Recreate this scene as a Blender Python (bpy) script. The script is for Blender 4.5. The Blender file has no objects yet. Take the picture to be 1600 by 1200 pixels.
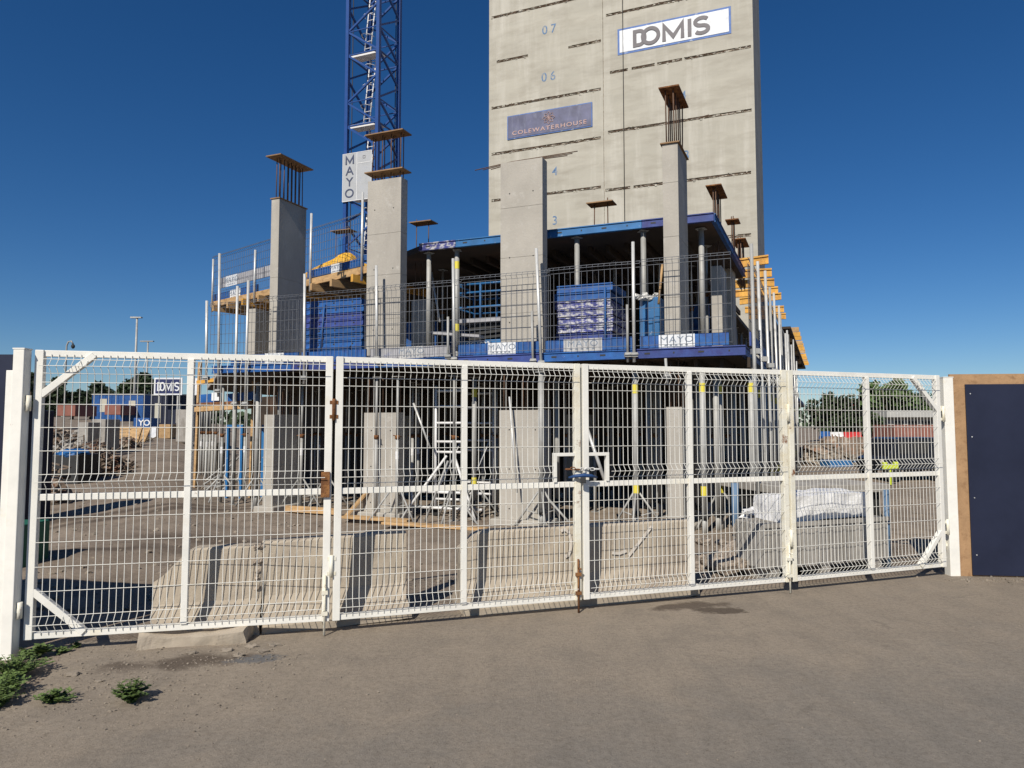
import bpy, math, random
from mathutils import Vector as V, Matrix, noise
random.seed(7)
R = math.radians
SC = bpy.context.scene
COL = SC.collection
# ------------------------------------------------------------------ camera, sky, sun, exposure
EYE = 1.73
PITCH = math.atan(65 / 1067)
cam_d = bpy.data.cameras.new('camera'); cam = bpy.data.objects.new('camera', cam_d); COL.objects.link(cam)
cam_d.sensor_width = 36; cam_d.lens = 24.0; cam_d.clip_start = .05; cam_d.clip_end = 6000
cam.location = (0, 0, EYE); cam.rotation_euler = (R(90) + PITCH, 0, 0)
SC.camera = cam
SUN_EL = R(40); SUN_DIR = V((-.395, -.919)).normalized()         # towards the sun, seen from above
world = bpy.data.worlds.new('World'); SC.world = world; world.use_nodes = True
wn = world.node_tree.nodes; wl = world.node_tree.links
sky = wn.new('ShaderNodeTexSky'); sky.sky_type = 'NISHITA'; sky.sun_disc = False
sky.sun_elevation = SUN_EL; sky.sun_rotation = math.atan2(SUN_DIR.x, SUN_DIR.y)
sky.altitude = 900; sky.air_density = 1.0; sky.dust_density = .1; sky.ozone_density = 6.0
bg = wn['Background']; bg.inputs['Strength'].default_value = .074
hs = wn.new('ShaderNodeHueSaturation'); hs.inputs['Saturation'].default_value = 1.22; hs.inputs['Hue'].default_value = .504
wl.new(sky.outputs[0], hs.inputs['Color']); wl.new(hs.outputs[0], bg.inputs['Color'])
sun_d = bpy.data.lights.new('sun', 'SUN'); sun_d.energy = 5.0; sun_d.angle = R(.53); sun_d.color = (1, .93, .82)
sun = bpy.data.objects.new('sun', sun_d); COL.objects.link(sun)
sd = V((SUN_DIR.x * math.cos(SUN_EL), SUN_DIR.y * math.cos(SUN_EL), math.sin(SUN_EL)))
sun.rotation_euler = sd.to_track_quat('Z', 'Y').to_euler()
SC.view_settings.view_transform = 'Standard'; SC.view_settings.look = 'None'
SC.view_settings.exposure = 0.0; SC.view_settings.gamma = 1
SC.render.engine = 'CYCLES'
SC.cycles.use_denoising = True
SC.cycles.max_bounces = 6; SC.cycles.diffuse_bounces = 3; SC.cycles.glossy_bounces = 2
SC.cycles.caustics_reflective = False; SC.cycles.caustics_refractive = False

# ------------------------------------------------------------------ measuring: a sight line of the photograph meets a real plane
def ray(px, py):
    d = V((px - 800, 1067, -(py - 600)))
    c, s = math.cos(PITCH), math.sin(PITCH)
    return V((d.x, d.y * c - d.z * s, d.y * s + d.z * c))
def at(px, py, Y):
    d = ray(px, py); k = Y / d.y
    return V((d.x * k, Y, EYE + d.z * k))
def hit(px, py, p0, n):
    d = ray(px, py); o = V((0, 0, EYE))
    return o + d * ((V(p0) - o).dot(n) / d.dot(n))
U = V((2.62, -1, 0)).normalized()          # along the street front of the building, to the right and nearer
W = V((.46, 1, 0)).normalized()            # along its side, away
NF = V((1, 2.62, 0)).normalized()          # normal of the front
NS = V((1, -.46, 0)).normalized()          # normal of the side
Z = V((0, 0, 1))
C0 = V((3.56, 10.41, 0))                   # near corner of the slab
def F(s, t, z): return C0 + U * s + W * t + Z * z
def fac(px, py, t=0): return hit(px, py, C0 + W * t, NF)
def fx(px, py=555, t=0): p = fac(px, py, t); return V((p.x, p.y, 0))
def sid(px, py, off=0): return hit(px, py, C0 + U * off, NS)
def gnd(px, py, z=0): return hit(px, py, (0, 0, z), Z)

# ------------------------------------------------------------------ materials
MATS = {}
def mat(name, col, rough=.75, metal=0., var=.12, scale=2.5, bump=0., bscale=60, col2=None, s2=4., t2=.6, w2=.08,
        stretch=(1, 1, 1), stretch2=(1, 1, 1), col3=None, s3=30., t3=.62, stretch3=(1, 1, 1), w3=.05, spec=.35, rnd=0., k2=1., k3=1.):
    m = bpy.data.materials.new(name); m.use_nodes = True; MATS[name] = m
    n = m.node_tree.nodes; l = m.node_tree.links
    b = n['Principled BSDF']; b.inputs['Roughness'].default_value = rough; b.inputs['Metallic'].default_value = metal
    b.inputs['Specular IOR Level'].default_value = spec
    tc = n.new('ShaderNodeTexCoord')
    def tex(scale, st, det=5, rough=.6):
        mp = n.new('ShaderNodeMapping'); mp.inputs['Scale'].default_value = st
        l.new(tc.outputs['Object'], mp.inputs['Vector'])
        t = n.new('ShaderNodeTexNoise'); t.inputs['Scale'].default_value = scale; t.inputs['Detail'].default_value = det
        t.inputs['Roughness'].default_value = rough
        l.new(mp.outputs[0], t.inputs['Vector']); return t
    t = tex(scale, stretch)
    r = n.new('ShaderNodeValToRGB'); l.new(t.outputs['Fac'], r.inputs['Fac'])
    r.color_ramp.elements[0].position = .3; r.color_ramp.elements[1].position = .7
    r.color_ramp.elements[0].color = (*[c * (1 - var) for c in col], 1)
    r.color_ramp.elements[1].color = (*[min(1, c * (1 + var)) for c in col], 1)
    out = r.outputs['Color']
    def over(out, c, s, th, st, w, k):
        t = tex(s, st, 8, .65)
        q = n.new('ShaderNodeMapRange'); q.inputs['From Min'].default_value = th - w; q.inputs['From Max'].default_value = th + w
        q.inputs['To Max'].default_value = k
        l.new(t.outputs['Fac'], q.inputs['Value'])
        x = n.new('ShaderNodeMix'); x.data_type = 'RGBA'; l.new(q.outputs[0], x.inputs['Factor'])
        l.new(out, x.inputs['A']); x.inputs['B'].default_value = (*c, 1); return x.outputs['Result']
    if col2: out = over(out, col2, s2, t2, stretch2, w2, k2)
    if col3: out = over(out, col3, s3, t3, stretch3, w3, k3)
    if rnd:
        oi = n.new('ShaderNodeObjectInfo'); q = n.new('ShaderNodeMapRange')
        q.inputs['To Min'].default_value = 1 - rnd; q.inputs['To Max'].default_value = 1 + rnd
        l.new(oi.outputs['Random'], q.inputs['Value'])
        h = n.new('ShaderNodeHueSaturation'); l.new(q.outputs[0], h.inputs['Value']); l.new(out, h.inputs['Color']); out = h.outputs['Color']
    l.new(out, b.inputs['Base Color'])
    if bump:
        t = tex(bscale, (1, 1, 1), 6); bp = n.new('ShaderNodeBump'); bp.inputs['Strength'].default_value = bump
        bp.inputs['Distance'].default_value = .02
        l.new(t.outputs['Fac'], bp.inputs['Height']); l.new(bp.outputs[0], b.inputs['Normal'])
    return m
concrete = mat('concrete', (.40, .375, .33), .85, var=.10, scale=1.6, bump=.25, bscale=25, col2=(.30, .28, .25), s2=1.3, t2=.62, w2=.14, stretch2=(1, 1, .25), col3=(.47, .45, .41), s3=5, t3=.66, w3=.08)
core_concrete = mat('core_concrete', (.425, .405, .345), .88, var=.085, scale=.7, stretch=(.3, .3, 1.6), bump=.2, bscale=8, col2=(.52, .50, .44), s2=.8, t2=.60, w2=.12, stretch2=(1.6, 1.6, .16), col3=(.31, .285, .235), s3=1.2, t3=.6, w3=.14, stretch3=(.45, .45, 1.5), k3=.7)
core_rough = mat('core_rough', (.25, .215, .165), .95, var=.5, scale=6, bump=1, bscale=9, col2=(.50, .46, .40), s2=5, t2=.53)
barrier_conc = mat('barrier_concrete', (.41, .352, .275), .9, var=.10, scale=3, bump=.22, bscale=45, col2=(.27, .225, .18), s2=2.2, t2=.6, w2=.12, col3=(.20, .17, .14), s3=22, t3=.70)
broken_conc = mat('broken_concrete', (.36, .30, .24), .95, var=.35, scale=14, bump=1.2, bscale=28, col2=(.22, .18, .14), s2=18, t2=.58)
white_paint = mat('white_paint', (.78, .765, .705), .45, var=.07, scale=5, bump=.05, bscale=40, col2=(.70, .62, .42), s2=3.5, t2=.66, w2=.09, k2=.6, col3=(.24, .10, .035), s3=9, t3=.725, w3=.03)
rusty_paint = mat('rusty_white_paint', (.76, .735, .63), .6, var=.08, scale=6, bump=.15, bscale=60, col2=(.64, .54, .33), s2=5, t2=.58, w2=.1, k2=.65, col3=(.20, .08, .03), s3=7, t3=.64, w3=.04)
wire_white = mat('white_wire', (.76, .75, .69), .45, var=.06, scale=6, col2=(.6, .5, .3), s2=3, t2=.70, k2=.5)
rust = mat('rust', (.16, .07, .03), .95, var=.4, scale=18, bump=.5, bscale=50, col2=(.30, .14, .05), s2=10, t2=.55)
rebar_m = mat('rebar', (.12, .07, .045), .85, var=.3, scale=10, bump=.4, bscale=90)
galv = mat('galvanised_tube', (.36, .36, .345), .55, metal=.12, var=.2, scale=4, stretch=(1, 1, .4), col2=(.28, .27, .25), s2=6, t2=.62, w2=.1, rnd=.14, bump=.05)
galv_bright = mat('bright_galvanised', (.60, .60, .58), .42, metal=.3, var=.12, scale=4, col2=(.40, .40, .38), s2=6, t2=.62, rnd=.08)
mesh_steel = mat('dark_mesh_steel', (.13, .14, .16), .6, metal=.3, var=.25, scale=5, rnd=.15)
blue = mat('blue_steel', (.018, .095, .30), .55, var=.25, scale=4, bump=.1, bscale=30, col2=(.02, .05, .2), s2=5, t2=.6, w2=.12, col3=(.45, .46, .48), s3=14, t3=.72, w3=.03, k3=.8, rnd=.15)
violet = mat('violet_blue_steel', (.036, .065, .24), .55, var=.25, scale=4, bump=.1, col2=(.03, .03, .16), s2=5, t2=.6, w2=.12, col3=(.42, .42, .46), s3=14, t3=.71, w3=.03, k3=.8, rnd=.15)
lightblue = mat('light_blue_steel', (.025, .135, .33), .5, var=.2, scale=4, col2=(.5, .52, .54), s2=9, t2=.68, w2=.04, rnd=.1)
splashed = mat('concrete_splashed_blue', (.055, .065, .24), .7, var=.3, scale=5, bump=.3, col2=(.50, .50, .52), s2=9, t2=.53, w2=.05, stretch2=(.9, .9, 1.6), rnd=.12)
grey_board = mat('dusty_grey_board', (.34, .34, .36), .8, var=.2, scale=6, col2=(.10, .13, .3), s2=4, t2=.68)
crane_blue = mat('crane_blue', (.010, .058, .23), .45, var=.12, scale=3, col2=(.01, .03, .12), s2=6, t2=.66)
white_steel = mat('white_steel', (.72, .72, .72), .5, var=.08, scale=5)
timber = mat('yellow_timber', (.62, .33, .06), .6, var=.2, scale=3, stretch=(6, 1, 1), col2=(.42, .20, .04), s2=5, t2=.6, rnd=.15, bump=.1)
wood = mat('pale_timber', (.45, .29, .14), .75, var=.25, scale=4, stretch=(1, 1, 6), col2=(.28, .17, .08), s2=4, t2=.6, rnd=.15, bump=.2)
ply = mat('brown_plywood', (.27, .165, .085), .75, var=.2, scale=5, bump=.1, rnd=.12)
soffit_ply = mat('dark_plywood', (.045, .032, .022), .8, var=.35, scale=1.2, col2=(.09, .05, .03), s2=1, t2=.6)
navy = mat('navy_hoarding', (.009, .012, .029), .5, var=.15, scale=1.5, bump=.04, bscale=20, col2=(.018, .023, .05), s2=1.2, t2=.5, w2=.2, col3=(.4, .4, .42), s3=22, t3=.80, w3=.012, k3=.7)
osb = mat('bare_board', (.36, .22, .115), .8, var=.15, scale=7, bump=.2, bscale=40, col2=(.26, .15, .075), s2=12, t2=.6)
dark = mat('dark_steel', (.03, .03, .03), .6, var=.2, scale=5)
black_rub = mat('black_rubber', (.02, .02, .02), .8)
white_sign = mat('white_sign', (.74, .76, .78), .55, var=.06, scale=3, col2=(.55, .57, .60), s2=2.5, t2=.62, w2=.12)
grey_letter = mat('grey_lettering', (.15, .14, .15), .6, var=.1)
blue_letter = mat('blue_lettering', (.10, .19, .34), .7, var=.2, scale=8, col2=(.37, .36, .33), s2=5, t2=.56, w2=.06, k2=.7)
sign_letter = mat('sign_lettering', (.20, .24, .30), .7, var=.2)
sign_blue = mat('sign_blue', (.02, .028, .10), .5, var=.1)
banner_navy = mat('navy_banner', (.10, .105, .18), .5, var=.35, scale=1.3, bump=.3, bscale=1.5, col2=(.16, .17, .25), s2=1.4, t2=.62, stretch2=(2, 2, .5))
banner_edge = mat('blue_banner_edge', (.08, .16, .40), .6, var=.2, col2=(.5, .55, .6), s2=3, t2=.66)
copper = mat('copper_print', (.48, .33, .30), .6, var=.1)
dull_blue = mat('dull_blue_grey', (.10, .17, .27), .6, var=.2)
white_plastic = mat('white_plastic', (.74, .74, .74), .5, var=.08, scale=4, bump=.6, bscale=9, col2=(.5, .5, .52), s2=6, t2=.62)
yellow = mat('yellow_sticker', (.72, .62, .08), .6, var=.1)
lime = mat('lime_plastic', (.55, .65, .05), .5, var=.1)
red = mat('red_plastic', (.5, .04, .04), .5, var=.15)
tarp_yellow = mat('yellow_tarp', (.70, .38, .03), .55, var=.2, scale=3, bump=.5, bscale=6)
tarp_blue = mat('blue_tarp', (.02, .11, .30), .5, var=.25, scale=3, bump=.6, bscale=7)
brick = mat('red_brickwork', (.25, .105, .08), .85, var=.2, scale=2)
green_p = mat('green_paint', (.02, .12, .07), .5, var=.2)
bark = mat('bark', (.07, .05, .035), .9, var=.3, scale=6, bump=.6, bscale=12)
leaf = mat('leaf_green', (.05, .085, .025), .7, var=.45, scale=.8, rnd=.2)
leaf2 = mat('leaf_dark', (.028, .045, .018), .7, var=.45, scale=.8, rnd=.2)
weed = mat('weed_green', (.10, .15, .042), .6, var=.35, scale=18, rnd=.2)
stone_m = mat('gravel_stone', (.23, .195, .155), .9, var=.4, scale=2.5, bump=.4)
scrap_m = mat('mixed_scrap', (.16, .12, .09), .9, var=.5, scale=3, col2=(.4, .34, .27), s2=2.3, t2=.58, col3=(.2, .08, .04), s3=3, t3=.6)
skip_grey = mat('dusty_grey_steel', (.33, .31, .28), .8, var=.18, scale=4, bump=.3, bscale=20, col2=(.22, .2, .17), s2=3, t2=.6, stretch2=(1, 1, .3))
mast_letter = mat('mast_lettering', (.06, .075, .13), .7)
chalk_m = mat('chalk', (.52, .47, .41), .9, var=.2, scale=9)
glass = mat('cabin_glass', (.5, .48, .40), .2, var=.05)
car_paint = mat('dark_car_paint', (.012, .014, .022), .25, var=.1, spec=.5)
roof_m = mat('pale_roof', (.42, .42, .40), .6, var=.1)

def dirt_mat(name, cols, asphalt=False):
    m = bpy.data.materials.new(name); m.use_nodes = True
    n = m.node_tree.nodes; l = m.node_tree.links; b = n['Principled BSDF']
    b.inputs['Roughness'].default_value = .92; b.inputs['Specular IOR Level'].default_value = .2
    tc = n.new('ShaderNodeTexCoord')
    def tex(s, det=8, ro=.6, dist=0.):
        t = n.new('ShaderNodeTexNoise'); t.inputs['Scale'].default_value = s; t.inputs['Detail'].default_value = det
        t.inputs['Roughness'].default_value = ro; t.inputs['Distortion'].default_value = dist
        l.new(tc.outputs['Object'], t.inputs['Vector']); return t
    def rng(v, a, c, k=1.):
        q = n.new('ShaderNodeMapRange'); q.inputs['From Min'].default_value = a; q.inputs['From Max'].default_value = c
        q.inputs['To Max'].default_value = k; l.new(v, q.inputs['Value']); return q.outputs[0]
    def mix(f, a, c, mode='MIX'):
        x = n.new('ShaderNodeMix'); x.data_type = 'RGBA'; x.blend_type = mode
        if isinstance(f, float): x.inputs['Factor'].default_value = f
        else: l.new(f, x.inputs['Factor'])
        for k, q in (('A', a), ('B', c)):
            if isinstance(q, tuple): x.inputs[k].default_value = (*q, 1)
            else: l.new(q, x.inputs[k])
        return x.outputs['Result']
    def blob(cx, cy, rx, ry, ang=0., soft=.5, jag=.9, js=3.5):
        mp = n.new('ShaderNodeMapping'); mp.vector_type = 'TEXTURE'
        mp.inputs['Location'].default_value = (cx, cy, 0); mp.inputs['Rotation'].default_value = (0, 0, ang)
        mp.inputs['Scale'].default_value = (rx, ry, 1e6)
        l.new(tc.outputs['Object'], mp.inputs['Vector'])
        ln = n.new('ShaderNodeVectorMath'); ln.operation = 'LENGTH'; l.new(mp.outputs[0], ln.inputs[0])
        ad = n.new('ShaderNodeMath'); ad.operation = 'MULTIPLY_ADD'; l.new(tex(js, 6, .65).outputs['Fac'], ad.inputs[0])
        ad.inputs[1].default_value = jag * 2; l.new(ln.outputs['Value'], ad.inputs[2])
        return rng(ad.outputs[0], 1 + jag + soft / 2, 1 + jag - soft / 2)
    big = tex(.35, 5, .6, .4).outputs['Fac']; mid = tex(2.2, 8, .65, .3).outputs['Fac']
    fine = tex(26, 6, .7).outputs['Fac']; grit = tex(95 if asphalt else 150, 4, .75).outputs['Fac']
    c = mix(rng(big, .38, .62), cols[0], cols[1])
    c = mix(rng(mid, .45, .72), c, cols[2])
    if asphalt:
        mp = n.new('ShaderNodeSeparateXYZ'); l.new(tc.outputs['Object'], mp.inputs[0])
        ad = n.new('ShaderNodeMath'); ad.operation = 'MULTIPLY_ADD'      # bare asphalt nearer the street, dust blown and dragged in by the gate
        l.new(mp.outputs['X'], ad.inputs[0]); ad.inputs[1].default_value = .32; 
        neg = n.new('ShaderNodeMath'); neg.operation = 'MULTIPLY'; neg.inputs[1].default_value = -1.; l.new(mp.outputs['Y'], neg.inputs[0])
        l.new(neg.outputs[0], ad.inputs[2])
        a2 = n.new('ShaderNodeMath'); a2.operation = 'MULTIPLY_ADD'; l.new(tex(1.6, 8, .7, .8).outputs['Fac'], a2.inputs[0]); a2.inputs[1].default_value = 3.2; l.new(ad.outputs[0], a2.inputs[2])
        c = mix(rng(a2.outputs[0], -3.2, -1.6, .8), c, (.205, .187, .162))
        vo = n.new('ShaderNodeTexVoronoi'); vo.feature = 'DISTANCE_TO_EDGE'; vo.inputs['Scale'].default_value = .55
        wv = n.new('ShaderNodeVectorMath'); wv.operation = 'MULTIPLY_ADD'; l.new(tex(2.4, 6, .7).outputs['Color'], wv.inputs[0]); wv.inputs[1].default_value = (.5, .5, 0); l.new(tc.outputs['Object'], wv.inputs[2]); l.new(wv.outputs[0], vo.inputs['Vector'])
        ck = n.new('ShaderNodeMath'); ck.operation = 'MULTIPLY'; l.new(rng(vo.outputs['Distance'], .009, .002), ck.inputs[0]); l.new(rng(tex(.8, 4).outputs['Fac'], .56, .64, .4), ck.inputs[1]); c = mix(ck.outputs[0], c, (.10, .085, .07))
        ms = n.new('ShaderNodeMapping'); ms.inputs['Rotation'].default_value = (0, 0, .25); ms.inputs['Scale'].default_value = (5.5, .35, 1); l.new(tc.outputs['Object'], ms.inputs['Vector'])
        ts = n.new('ShaderNodeTexNoise'); ts.inputs['Scale'].default_value = 1.; ts.inputs['Detail'].default_value = 5; l.new(ms.outputs[0], ts.inputs['Vector'])
        c = mix(rng(ts.outputs['Fac'], .52, .68, .18), c, (.33, .285, .228)); c = mix(rng(ts.outputs['Fac'], .46, .34, .15), c, (.17, .148, .12))
        c = mix(rng(tex(7, 6, .7).outputs['Fac'], .60, .70, .45), c, (.19, .155, .12))
        c = mix(blob(1.72, 6.66, .34, .13, .3, .5, 1.3, 4), c, (.125, .10, .078)); c = mix(blob(1.95, 6.50, .24, .10, .1, .4, 1.2, 6), c, (.11, .088, .068))
        c = mix(blob(-2.35, 5.12, .5, .13, .25, .7, 1.4, 4), c, (.125, .10, .078))
        c = mix(blob(-1.9, 5.17, .18, .08, .25, .4, 1.3, 14), c, (.15, .148, .146))
    if not asphalt:
        for bx, by, rx, ry, an in ((-4.3, 10.2, 1.6, .28, -.25), (-3.2, 9.1, 2.0, .22, -.3), (-6.0, 9.0, 1.5, .12, .5), (-7.5, 12.5, 3.0, .18, .9), (-6.6, 12.8, 3.0, .16, .9), (4.6, 9.5, .9, .3, .4)):
            c = mix(blob(bx, by, rx, ry, an, .9, .9, 2.2), c, (.125, .098, .076))
    c = mix(rng(fine, .42, .66, .5), c, mix(1., c, (.62, .6, .58), 'MULTIPLY'))
    c = mix(rng(grit, .57, .64, .65 if asphalt else .4), c, mix(1., c, (.45, .44, .43), 'MULTIPLY'))
    c = mix(rng(grit, .41, .33, .6 if asphalt else .35), c, mix(1., c, (1.5, 1.48, 1.45), 'MULTIPLY'))
    l.new(c, b.inputs['Base Color'])
    bp = n.new('ShaderNodeBump'); bp.inputs['Strength'].default_value = .55 if asphalt else .9; bp.inputs['Distance'].default_value = .012
    l.new(grit if asphalt else fine, bp.inputs['Height'])
    b2 = n.new('ShaderNodeBump'); b2.inputs['Strength'].default_value = .4; b2.inputs['Distance'].default_value = .03 if asphalt else .09
    l.new(mid, b2.inputs['Height']); l.new(bp.outputs[0], b2.inputs['Normal']); l.new(b2.outputs[0], b.inputs['Normal'])
    return m
dirt = dirt_mat('dry_dirt', ((.31, .255, .20), (.225, .183, .143), (.165, .13, .10)))
asphalt = dirt_mat('dusty_asphalt', ((.305, .257, .200), (.275, .232, .182), (.236, .202, .162)), True)

# ------------------------------------------------------------------ mesh building
ORG = {}
def org(o): return ORG.get(o.name, V((0, 0, 0))) if o else V((0, 0, 0))
class MB:
    def __init__(s): s.v = []; s.f = []; s.sm = []
    def face(s, pts, sm=False):
        i = len(s.v); s.v += [V(p) for p in pts]; s.f.append(tuple(range(i, i + len(pts)))); s.sm.append(sm); return s
    def box8(s, p):
        i = len(s.v); s.v += [V(q) for q in p]
        for q in ((3, 2, 1, 0), (4, 5, 6, 7), (0, 1, 5, 4), (1, 2, 6, 5), (2, 3, 7, 6), (3, 0, 4, 7)):
            s.f.append(tuple(i + k for k in q)); s.sm.append(False)
        return s
    def box(s, p, a, b, c):                              # corner p and three edge vectors
        p, a, b, c = V(p), V(a), V(b), V(c)
        if a.cross(b).dot(c) < 0: a, b = b, a
        return s.box8((p, p + a, p + a + b, p + b, p + c, p + a + c, p + a + b + c, p + b + c))
    def cbox(s, c, x, y, z, ax=V((1, 0, 0)), ay=V((0, 1, 0)), az=Z):   # centred
        c = V(c); return s.box(c - ax * x / 2 - ay * y / 2 - az * z / 2, ax * x, ay * y, az * z)
    def bar(s, p, q, w, h, up=Z):
        p, q = V(p), V(q); d = q - p; e = d.normalized()
        a = e.cross(up)
        if a.length < 1e-4: a = e.cross(V((1, 0, 0)))
        a.normalize(); b = a.cross(e)
        return s.box(p - a * w / 2 - b * h / 2, d, a * w, b * h)
    def tube(s, pts, r, n=8, cap=True):
        pts = [V(p) for p in pts]; rr = r if isinstance(r, (list, tuple)) else [r] * len(pts)
        i0 = len(s.v); ref = None
        for k, p in enumerate(pts):
            t = (pts[min(k + 1, len(pts) - 1)] - pts[max(k - 1, 0)]).normalized()
            if ref is None:
                ref = t.orthogonal().normalized()
            a = (ref - t * ref.dot(t)).normalized(); ref = a; b = t.cross(a)
            for j in range(n):
                w = 2 * math.pi * j / n; s.v.append(p + (a * math.cos(w) + b * math.sin(w)) * rr[k])
        for k in range(len(pts) - 1):
            for j in range(n):
                j2 = (j + 1) % n
                s.f.append((i0 + k * n + j, i0 + k * n + j2, i0 + (k + 1) * n + j2, i0 + (k + 1) * n + j)); s.sm.append(n > 4)
        if cap:
            s.f.append(tuple(i0 + j for j in reversed(range(n)))); s.sm.append(False)
            s.f.append(tuple(i0 + (len(pts) - 1) * n + j for j in range(n))); s.sm.append(False)
        return s
    def prism(s, poly, z0, z1):                          # horizontal polygon, counter-clockwise
        n = len(poly); i = len(s.v)
        s.v += [V((p[0], p[1], z0)) for p in poly] + [V((p[0], p[1], z1)) for p in poly]
        s.f.append(tuple(i + k for k in reversed(range(n)))); s.f.append(tuple(i + n + k for k in range(n))); s.sm += [False] * 2
        for k in range(n):
            k2 = (k + 1) % n; s.f.append((i + k, i + k2, i + n + k2, i + n + k)); s.sm.append(False)
        return s
    def sweep(s, rings, closed=True, caps=True, sm=False):
        n = len(rings[0]); i = len(s.v)
        for r in rings: s.v += [V(p) for p in r]
        for k in range(len(rings) - 1):
            for j in range(n if closed else n - 1):
                j2 = (j + 1) % n; s.f.append((i + k * n + j, i + k * n + j2, i + (k + 1) * n + j2, i + (k + 1) * n + j)); s.sm.append(sm)
        if caps:
            s.f.append(tuple(i + j for j in reversed(range(n)))); s.f.append(tuple(i + (len(rings) - 1) * n + j for j in range(n))); s.sm += [False] * 2
        return s
    def mesh(s, name, m, origin=V((0, 0, 0))):
        me = bpy.data.meshes.new(name)
        me.from_pydata([p - origin for p in s.v], [], s.f)
        me.polygons.foreach_set('use_smooth', s.sm)
        me.materials.append(m); me.update(); return me
    def build(s, name, m, parent=None, bevel=0.):
        o = bpy.data.objects.new(name, s.mesh(name, m, org(parent))); COL.objects.link(o)
        if parent: o.parent = parent
        ORG[o.name] = org(parent)
        if bevel:
            b = o.modifiers.new('bevel', 'BEVEL'); b.width = bevel; b.segments = 2; b.limit_method = 'ANGLE'
        return o
def tag(o, label=None, cat=None, group=None, kind=None):
    if label: o['label'] = label
    if cat: o['category'] = cat
    if group: o['group'] = group
    if kind: o['kind'] = kind
    return o
def thing(name, loc, label, cat, group=None):
    o = bpy.data.objects.new(name, None); COL.objects.link(o); o.location = loc; o.empty_display_size = .2
    ORG[o.name] = V(loc); return tag(o, label, cat, group)
KIDS = {}
def copy_tree(o, loc=None, rot=None, label=None, scale=None):
    c = o.copy(); COL.objects.link(c)
    if loc is not None: c.location = loc
    if rot is not None: c.rotation_euler = rot
    if scale is not None: c.scale = scale
    if label: c['label'] = label
    for k in o.children:
        d = k.copy(); COL.objects.link(d); d.parent = c
        for g in k.children:
            e = g.copy(); COL.objects.link(e); e.parent = d
    return c
def text(name, s, size, origin, right, up, m, parent, ext=.004, bold=0., sx=1., align='CENTER', spacing=1.):
    cu = bpy.data.curves.new('lettering', 'FONT'); cu.body = s; cu.size = 1.; cu.extrude = ext / size; cu.offset = bold
    cu.align_x = align; cu.align_y = 'CENTER'; cu.space_character = spacing
    to = bpy.data.objects.new('lettering', cu); COL.objects.link(to)
    me = bpy.data.meshes.new_from_object(to.evaluated_get(bpy.context.evaluated_depsgraph_get()))
    COL.objects.unlink(to); bpy.data.objects.remove(to)
    right = V(right).normalized(); up = V(up).normalized(); nrm = right.cross(up); o0 = V(origin) - org(parent)
    for v in me.vertices:
        c = v.co.copy(); v.co = o0 + right * (c.x * size * sx) + up * (c.y * size) + nrm * (c.z * size)
    me.materials.clear(); me.materials.append(m)
    o = bpy.data.objects.new(name, me); COL.objects.link(o)
    if parent: o.parent = parent
    ORG[o.name] = org(parent)
    return o
def text_fit(name, ch, centre, w, h, right, up, m, parent, bold=.03):
    o = text(name, ch, 1., V(centre), right, up, m, parent, .004, bold); right = V(right).normalized(); up = V(up).normalized(); nr = right.cross(up); o0 = V(centre) - org(parent)
    co = [v.co - o0 for v in o.data.vertices]; xs_ = [c.dot(right) for c in co]; ys_ = [c.dot(up) for c in co]
    mx, my = (min(xs_) + max(xs_)) / 2, (min(ys_) + max(ys_)) / 2; kx, ky = w / (max(xs_) - min(xs_)), h / (max(ys_) - min(ys_))
    for v, c in zip(o.data.vertices, co): v.co = o0 + right * ((c.dot(right) - mx) * kx) + up * ((c.dot(up) - my) * ky) + nr * c.dot(nr)
    return o
def ribbon(name, pts, hw, th, centre, right, up, m, parent, closed=False):
    """a flat stroke letter: pts in metres about its centre, mitred, hw half the stroke width"""
    right = V(right).normalized(); up = V(up).normalized(); nr = right.cross(up); n = len(pts); P = [V((p[0], p[1])) for p in pts]; rings = []
    for i, p in enumerate(P):
        a = P[(i - 1) % n] if closed or i else None; b = P[(i + 1) % n] if closed or i < n - 1 else None
        d0 = (p - a).normalized() if a is not None else (b - p).normalized(); d1 = (b - p).normalized() if b is not None else d0
        n0 = V((-d0.y, d0.x)); n1 = V((-d1.y, d1.x)); mt = n0 + n1
        mt = mt.normalized() * min(hw / max(.35, mt.normalized().dot(n0)), hw * 2.4) if mt.length > 1e-3 else n0 * hw
        rings.append([V(centre) + right * q.x + up * q.y + nr * t for q, t in ((p - mt, 0), (p - mt, th), (p + mt, th), (p + mt, 0))])
    if closed: rings.append(rings[0])
    mb = MB(); mb.sweep(rings, True, not closed); return mb.build(name, m, parent)
def block_letter(ch, centre, w, h, sw, right, up, m, parent, name='lettering'):
    a, b = w / 2 - sw / 2, h / 2 - sw / 2; cl = False
    if ch == 'I': pts = [(0, -h / 2), (0, h / 2)]
    elif ch == 'M': pts = [(-a, -h / 2), (-a, b * .96), (0, -b * .75), (a, b * .96), (a, -h / 2)]
    elif ch == 'O': pts = [(a * math.cos(t), b * math.sin(t)) for t in [2 * math.pi * i / 28 for i in range(28)]]; cl = True
    elif ch == 'D':
        k = -a * .05; pts = [(-a, -b), (k, -b)] + [(k + (a - k) * math.sin(t), -b * math.cos(t)) for t in [math.pi * i / 14 for i in range(1, 14)]] + [(k, b), (-a, b)]; cl = True
    else:
        r = b / 2; pts = [(a * math.cos(t), r + r * math.sin(t)) for t in [.5 + (math.pi * 1.5 - .5) * i / 12 for i in range(13)]] + [(a * math.sin(t), -r + r * math.cos(t)) for t in [(math.pi * 1.5 - .5) * i / 12 for i in range(1, 13)]]
    return ribbon(name, pts, sw / 2, .008, centre, right, up, m, parent, cl)
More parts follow.
